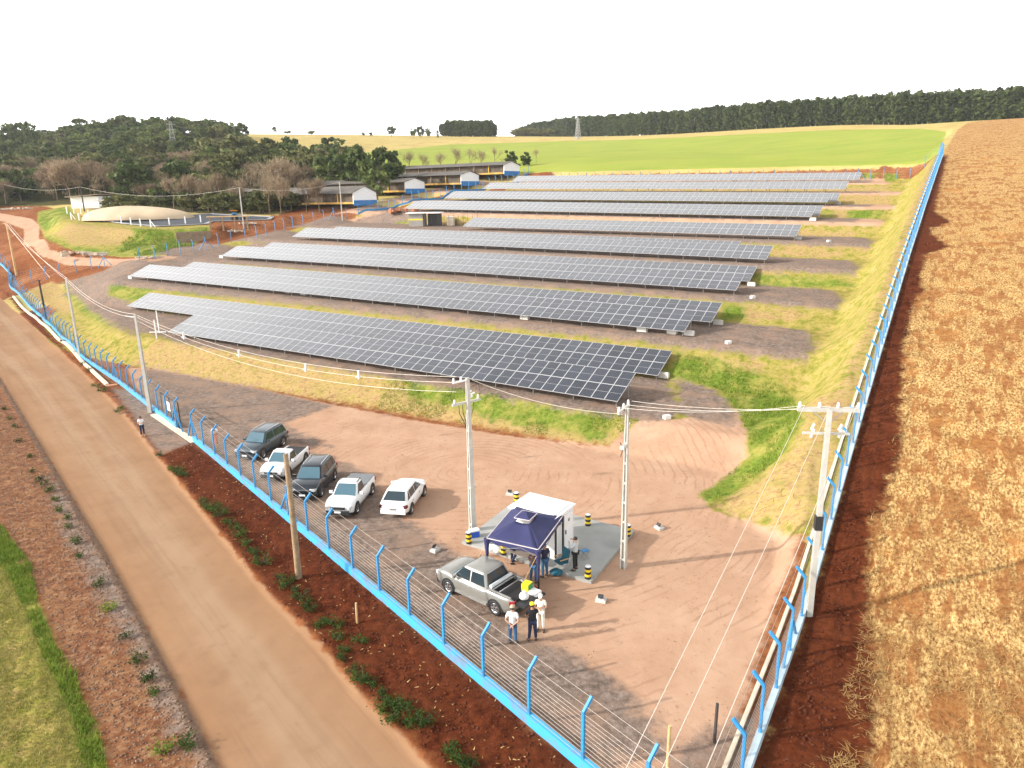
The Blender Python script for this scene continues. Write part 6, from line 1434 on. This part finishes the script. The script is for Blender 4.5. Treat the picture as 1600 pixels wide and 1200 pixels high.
x, y = scatter_px([(1000, 1200), (911, 1195), (617, 948), (420, 775), (230, 610), (300, 592), (520, 640), (800, 690), (1150, 700), (1230, 850), (1130, 1200)], 14000, 24); k = nz(x, y, .35, 41) > -.2; stones('yard_gravel', x[k], y[k], .01, .04, M_STONE, 'loose gravel lying on the dirt yard', 'gravel', 34)
x, y = scatter_px([(300, 695), (420, 780), (617, 956), (905, 1205), (700, 1205), (560, 1070), (420, 922), (330, 808), (255, 712)], 260, 25); blades('verge_chips', x, y, .05, .16, .02, M_GRASSD, 'pale dry leaves and chips on the red verge', 'chips', 35, 1.0, .02)

# ------------------------------------------------------------------ people
def skinmesh(verts, edges, radii, root=0, sub=1):
    me = bpy.data.meshes.new('tmp'); me.from_pydata(verts, edges, []); o = bpy.data.objects.new('tmp', me); COL.objects.link(o)
    sk = o.modifiers.new('s', 'SKIN'); sk.use_smooth_shade = True
    for i, r in enumerate(radii): me.skin_vertices[0].data[i].radius = r if isinstance(r, tuple) else (r, r)
    me.skin_vertices[0].data[root].use_root = True
    sb = o.modifiers.new('b', 'SUBSURF'); sb.levels = sub; sb.render_levels = sub
    dg = bpy.context.evaluated_depsgraph_get(); dg.update(); ev = o.evaluated_get(dg); out = bpy.data.meshes.new_from_object(ev); bpy.data.objects.remove(o)
    for p in out.polygons: p.use_smooth = True
    return out
SKIN = mat('skin', (.52, .29, .19), .6, 0, .06); SKIND = mat('skin_tanned', (.36, .19, .12), .6, 0, .06)
CL = {}
def cloth(name, c):
    if name not in CL: CL[name] = mat(name + '_cloth', c, .85, 0, .12, 8)
    return CL[name]
HAIR = mat('dark_hair', (.02, .014, .01), .7, 0, .1); SHOE = mat('dark_shoe', (.05, .035, .025), .7, 0, .1)
def person(loc, face, label, shirt, trousers, pose=None, h=1.72, sleeves='short', hair=True, cap=None, skin=None, shoe=None, longhair=False):
    J = dict(pel=(0, 0, .96), sp=(0, .01, 1.14), ch=(0, .0, 1.33), nk=(0, -.01, 1.47), hd0=(0, .01, 1.55), hd1=(0, .02, 1.63), hd2=(0, .01, 1.70),
             lsh=(-.17, -.01, 1.41), rsh=(.17, -.01, 1.41), lel=(-.24, -.03, 1.14), rel=(.24, -.03, 1.14), lwr=(-.25, .04, .90), rwr=(.25, .04, .90),
             lhp=(-.09, 0, .92), rhp=(.09, 0, .92), lkn=(-.11, .02, .50), rkn=(.11, .02, .50), lan=(-.12, -.01, .09), ran=(.12, -.01, .09), lto=(-.14, .14, .035), rto=(.14, .14, .035))
    J.update(pose or {}); J = {k: Vector(v) for k, v in J.items()}
    root = empty('person', loc, face - math.pi / 2, label, 'person'); root.scale = (h / 1.72,) * 3
    names = list(J); idx = {n_: i for i, n_ in enumerate(names)}; V = [J[n_] for n_ in names]
    R_ = dict(pel=(.135, .10), sp=(.115, .09), ch=(.145, .10), nk=.055, hd0=.062, hd1=(.078, .092), hd2=(.065, .075), lsh=.055, rsh=.055, lel=.04, rel=.04, lwr=.027, rwr=.027, lhp=.085, rhp=.085, lkn=.056, rkn=.056, lan=.036, ran=.036, lto=.032, rto=.032)
    E_ = [('pel', 'sp'), ('sp', 'ch'), ('ch', 'nk'), ('nk', 'hd0'), ('hd0', 'hd1'), ('hd1', 'hd2'), ('ch', 'lsh'), ('ch', 'rsh'), ('lsh', 'lel'), ('rsh', 'rel'), ('lel', 'lwr'), ('rel', 'rwr'), ('pel', 'lhp'), ('pel', 'rhp'), ('lhp', 'lkn'), ('rhp', 'rkn'), ('lkn', 'lan'), ('rkn', 'ran'), ('lan', 'lto'), ('ran', 'rto')]
    E_ = [(idx[a], idx[b]) for a, b in E_]; rad = [R_[n_] for n_ in names]
    for s_ in 'lr':        # palms, four fingers and a thumb
        w_ = J[s_ + 'wr']; d = (w_ - J[s_ + 'el']).normalized(); sd_ = Vector((1, 0, 0)) if abs(d.x) < .8 else Vector((0, 1, 0)); u = d.cross(sd_).normalized(); v = u.cross(d).normalized()
        pm = w_ + d * .055; V.append(pm); rad.append((.034, .018)); pi = len(V) - 1; E_.append((idx[s_ + 'wr'], pi))
        for q, l in ((-.027, .06), (-.009, .072), (.009, .068), (.027, .052)):
            V.append(pm + d * .04 + v * q); rad.append(.0095); a_ = len(V) - 1; V.append(pm + d * (.04 + l * .6) + v * q * 1.1 + u * .012); rad.append(.008); V.append(pm + d * (.04 + l) + v * q * 1.1 + u * .035); rad.append(.007)
            E_ += [(pi, a_), (a_, a_ + 1), (a_ + 1, a_ + 2)]
        V.append(pm - d * .01 + v * .045); rad.append(.011); V.append(pm + d * .03 + v * .06 + u * .01); rad.append(.009); E_ += [(pi, len(V) - 2), (len(V) - 2, len(V) - 1)]
    sk_ = skin or SKIN
    me = skinmesh(V, E_, rad); me.name = 'body'; me.materials.append(sk_); o = bpy.data.objects.new('body', me); COL.objects.link(o); o.parent = root
    hc = J['hd1']
    fm = MB().lathe(hc + Vector((0, .09, -.005)), [(.014, -.02), (.012, .0), (.004, .022)], 6); 
    for s_ in (-1, 1): fm.lathe(hc + Vector((s_ * .082, 0, -.005)), [(.008, -.02), (.016, 0), (.008, .022)], 6)
    fm.obj('nose_and_ears', sk_, root)
    MB().box(hc + Vector((-.03, .088, .018)), (.018, .01, .008)).box(hc + Vector((.03, .088, .018)), (.018, .01, .008)).obj('eyes', HAIR, root)
    MB().box(hc + Vector((0, .088, -.045)), (.04, .008, .008)).obj('mouth', M_RED, root)
    # clothes a finger wider than the body
    def shell(nm, js, ed, rr, m_):
        mm = skinmesh([J[j] for j in js], [(js.index(a), js.index(b)) for a, b in ed], rr); mm.name = nm; mm.materials.append(m_); q = bpy.data.objects.new(nm, mm); COL.objects.link(q); q.parent = root
    for s_ in 'lr':
        J[s_ + 'mid'] = J[s_ + 'sh'].lerp(J[s_ + 'el'], .72) if sleeves == 'short' else J[s_ + 'el']; J[s_ + 'cuff'] = J[s_ + 'el'].lerp(J[s_ + 'wr'], .88)
    J['hem'] = J['pel'] + Vector((0, 0, -.06))
    js = ['hem', 'pel', 'sp', 'ch', 'nk', 'lsh', 'rsh', 'lmid', 'rmid']; ed = [('hem', 'pel'), ('pel', 'sp'), ('sp', 'ch'), ('ch', 'nk'), ('ch', 'lsh'), ('ch', 'rsh'), ('lsh', 'lmid'), ('rsh', 'rmid')]; rr = [(.165, .13), (.165, .13), (.145, .12), (.168, .125), .062, .078, .078, .062, .062]
    if sleeves == 'long': js += ['lcuff', 'rcuff']; ed += [('lmid', 'lcuff'), ('rmid', 'rcuff')]; rr += [.044, .044]
    shell('shirt', js, ed, rr, shirt)
    J['lah'] = J['lkn'].lerp(J['lan'], .93); J['rah'] = J['rkn'].lerp(J['ran'], .93)
    shell('trousers', ['pel', 'lhp', 'rhp', 'lkn', 'rkn', 'lah', 'rah'], [('pel', 'lhp'), ('pel', 'rhp'), ('lhp', 'lkn'), ('rhp', 'rkn'), ('lkn', 'lah'), ('rkn', 'rah')], [(.15, .115), .108, .108, .076, .076, .062, .062], trousers)
    for s_ in 'lr': a_, b_ = J[s_ + 'an'], J[s_ + 'to']; MB().tube([a_ + (a_ - b_) * .35 + Vector((0, 0, -.03)), a_ + Vector((0, 0, -.03)), b_, b_ + (b_ - a_) * .3], [.03, .055, .046, .03], 8).obj('shoe', shoe or SHOE, root)
    if hair:
        hm = MB(); hm.lathe(hc + Vector((0, -.012, -.03)), [(.094, 0), (.100, .05), (.088, .10), (.05, .128), (0, .136)], 14)
        if longhair: hm.lathe(hc + Vector((0, -.05, -.22)), [(.03, 0), (.085, .05), (.09, .22)], 12)
        hm.obj('hair', HAIR, root)
    if cap:
        MB().lathe(hc + Vector((0, 0, .03)), [(.105, 0), (.103, .04), (.08, .085), (0, .105)], 14).box(hc + Vector((0, .13, .035)), (.15, .10, .015)).obj('cap', cap, root)
    return root
WHITE_C = cloth('white_shirt', (.74, .74, .74)); BLACK_C = cloth('black_shirt', (.012, .012, .016)); NAVY_C = cloth('navy_shirt', (.012, .016, .04)); JEANS = cloth('blue_jeans', (.035, .11, .22)); DJEANS = cloth('dark_jeans', (.012, .022, .06)); GREYW = cloth('pale_grey_shirt', (.46, .49, .50)); BLACKT = cloth('black_trousers', (.012, .012, .013)); CREAMC = cloth('cream_clothes', (.78, .74, .64)); DRED = cloth('dark_shirt', (.06, .035, .035))
person(at(801.5, 1006), math.radians(78), 'person in white shirt and jeans seen from behind, hands clasped behind the back', WHITE_C, JEANS, dict(lel=(-.27, -.10, 1.15), rel=(.27, -.10, 1.15), lwr=(-.05, -.17, .98), rwr=(.05, -.18, .97), lto=(-.16, .13, .035), rto=(.16, .13, .035)), 1.74, hair=True, cap=cloth('beige_cap', (.45, .36, .26)))
person(at(832.5, 1002), math.radians(95), 'person in black shirt and yellow cap beside the pickup tailgate', BLACK_C, DJEANS, dict(lel=(-.28, .0, 1.16), lwr=(-.12, .16, 1.12), rel=(.24, .08, 1.24), rwr=(.10, .20, 1.48), lan=(-.16, 0, .09), lto=(-.19, .13, .035), ran=(.13, .02, .09)), 1.76, cap=cloth('yellow_cap', (.80, .58, .02)), skin=SKIND)
person(at(845, 985), math.radians(-100), 'person in cream clothes facing the two men at the tailgate', CREAMC, CREAMC, dict(lel=(-.26, .08, 1.18), lwr=(-.06, .2, 1.22), rel=(.26, .06, 1.16), rwr=(.06, .2, 1.16)), 1.70, hair=True, cap=cloth('white_cap', (.7, .68, .62)))
person(at(833.5, 911), math.radians(70), 'person in dark shirt and jeans at the front leg of the canopy', DRED, JEANS, dict(lel=(-.24, .06, 1.16), lwr=(-.08, .18, 1.10), rel=(.24, .06, 1.16), rwr=(.08, .18, 1.10)), 1.70, skin=SKIND)
person(at(851.5, 902), math.radians(120), 'person in navy shirt and jeans next to the open kiosk door', NAVY_C, JEANS, dict(lel=(-.22, .1, 1.18), lwr=(-.1, .24, 1.2)), 1.76, skin=SKIND)
person(at(801, 880), math.radians(20), 'person in dark clothes leaning over the table in the canopy shade', DRED, DJEANS, dict(sp=(0, .1, 1.1), ch=(0, .22, 1.24), nk=(0, .28, 1.36), hd0=(0, .31, 1.43), hd1=(0, .34, 1.50), hd2=(0, .35, 1.57), lsh=(-.17, .22, 1.30), rsh=(.17, .22, 1.30), lel=(-.22, .36, 1.10), rel=(.22, .36, 1.10), lwr=(-.18, .52, .92), rwr=(.18, .52, .92), rkn=(.12, .14, .52), ran=(.12, -.12, .10), rto=(.13, .03, .035)), 1.72, skin=SKIND)
person(slabpt(899, 891), math.radians(150), 'person in pale grey shirt and black trousers with arms raised beside the folding stool', GREYW, BLACKT, dict(lel=(-.38, .10, 1.30), lwr=(-.18, .24, 1.42), rel=(.40, .06, 1.30), rwr=(.22, .22, 1.44)), 1.76, sleeves='long')
person(at(223.5, 681), math.radians(-60), 'person with long dark hair in white top and jeans outside the gate', WHITE_C, DJEANS, dict(lel=(-.24, .06, 1.16), lwr=(-.04, .2, 1.16), rel=(.24, .06, 1.16), rwr=(.04, .2, 1.20)), 1.60, longhair=True, shoe=cloth('tan_shoe', (.45, .25, .12)))
bk = at(338, 697); BKA = math.radians(-70)
bi = empty('bicycle', bk, BKA, 'bicycle with orange wheels ridden inside the gate', 'bicycle')
for x in (-.5, .5):
    wl = MB(); pts = [(x + .32 * math.cos(a_), 0, .34 + .32 * math.sin(a_)) for a_ in [2 * math.pi * i / 20 for i in range(21)]]; wl.tube(pts, .028, 6, caps=False); w_ = wl.obj('wheel', M_ORANGE, bi)
    sp_ = MB()
    for i in range(6): a_ = math.pi * i / 6; sp_.tube([(x - .3 * math.cos(a_), 0, .34 - .3 * math.sin(a_)), (x + .3 * math.cos(a_), 0, .34 + .3 * math.sin(a_))], .004, 3)
    sp_.obj('spokes', M_GALV, w_)
fr = MB()
for a_, b_ in (((-.5, 0, .34), (-.08, 0, .32)), ((-.08, 0, .32), (-.2, 0, .85)), ((-.5, 0, .34), (-.2, 0, .78)), ((-.08, 0, .32), (.36, 0, .80)), ((-.2, 0, .80), (.36, 0, .86)), ((.36, 0, .98), (.5, 0, .34))): fr.tube([a_, b_], .018, 6)
fr.obj('frame', M_ORANGE, bi); MB().box((-.22, 0, .90), (.26, .14, .05)).obj('saddle', M_DKPL, bi); MB().tube([(.34, -.27, 1.02), (.36, 0, 1.0), (.34, .27, 1.02)], .014, 6).obj('handlebar', M_DKPL, bi)
c_, s_ = math.cos(BKA), math.sin(BKA)
person(Vector((bk.x - c_ * .2, bk.y - s_ * .2, bk.z)), BKA, 'person in white shirt sitting on the bicycle inside the gate', WHITE_C, cloth('orange_shorts', (.55, .2, .12)), dict(pel=(0, -.02, .98), sp=(0, .07, 1.14), ch=(0, .16, 1.30), nk=(0, .22, 1.42), hd0=(0, .26, 1.50), hd1=(0, .29, 1.58), hd2=(0, .30, 1.65), lsh=(-.17, .16, 1.37), rsh=(.17, .16, 1.37), lel=(-.24, .34, 1.18), rel=(.24, .34, 1.18), lwr=(-.24, .52, 1.06), rwr=(.24, .52, 1.06),
        lhp=(-.09, 0, .94), rhp=(.09, 0, .94), lkn=(-.11, .30, .70), rkn=(.11, .34, .80), lan=(-.11, .12, .26), ran=(.11, .16, .42), lto=(-.11, .26, .22), rto=(.11, .30, .38)), 1.62, skin=SKIND)

# ------------------------------------------------------------------ thin summer haze
def haze():
    me = MB().box((0, 620, 54.5), (2700, 1500, 115)).mesh('haze'); m = bpy.data.materials.new('haze'); m.use_nodes = True; nt = m.node_tree; nt.nodes.clear()
    o = nt.nodes.new('ShaderNodeOutputMaterial'); v = nt.nodes.new('ShaderNodeVolumePrincipled'); v.inputs['Color'].default_value = (.92, .95, 1, 1); v.inputs['Density'].default_value = .00012; v.inputs['Anisotropy'].default_value = .3
    nt.links.new(v.outputs[0], o.inputs['Volume']); me.materials.append(m); ob = bpy.data.objects.new('haze', me); COL.objects.link(ob); tag(ob, 'thin pale haze over the whole place', kind='stuff')
haze()
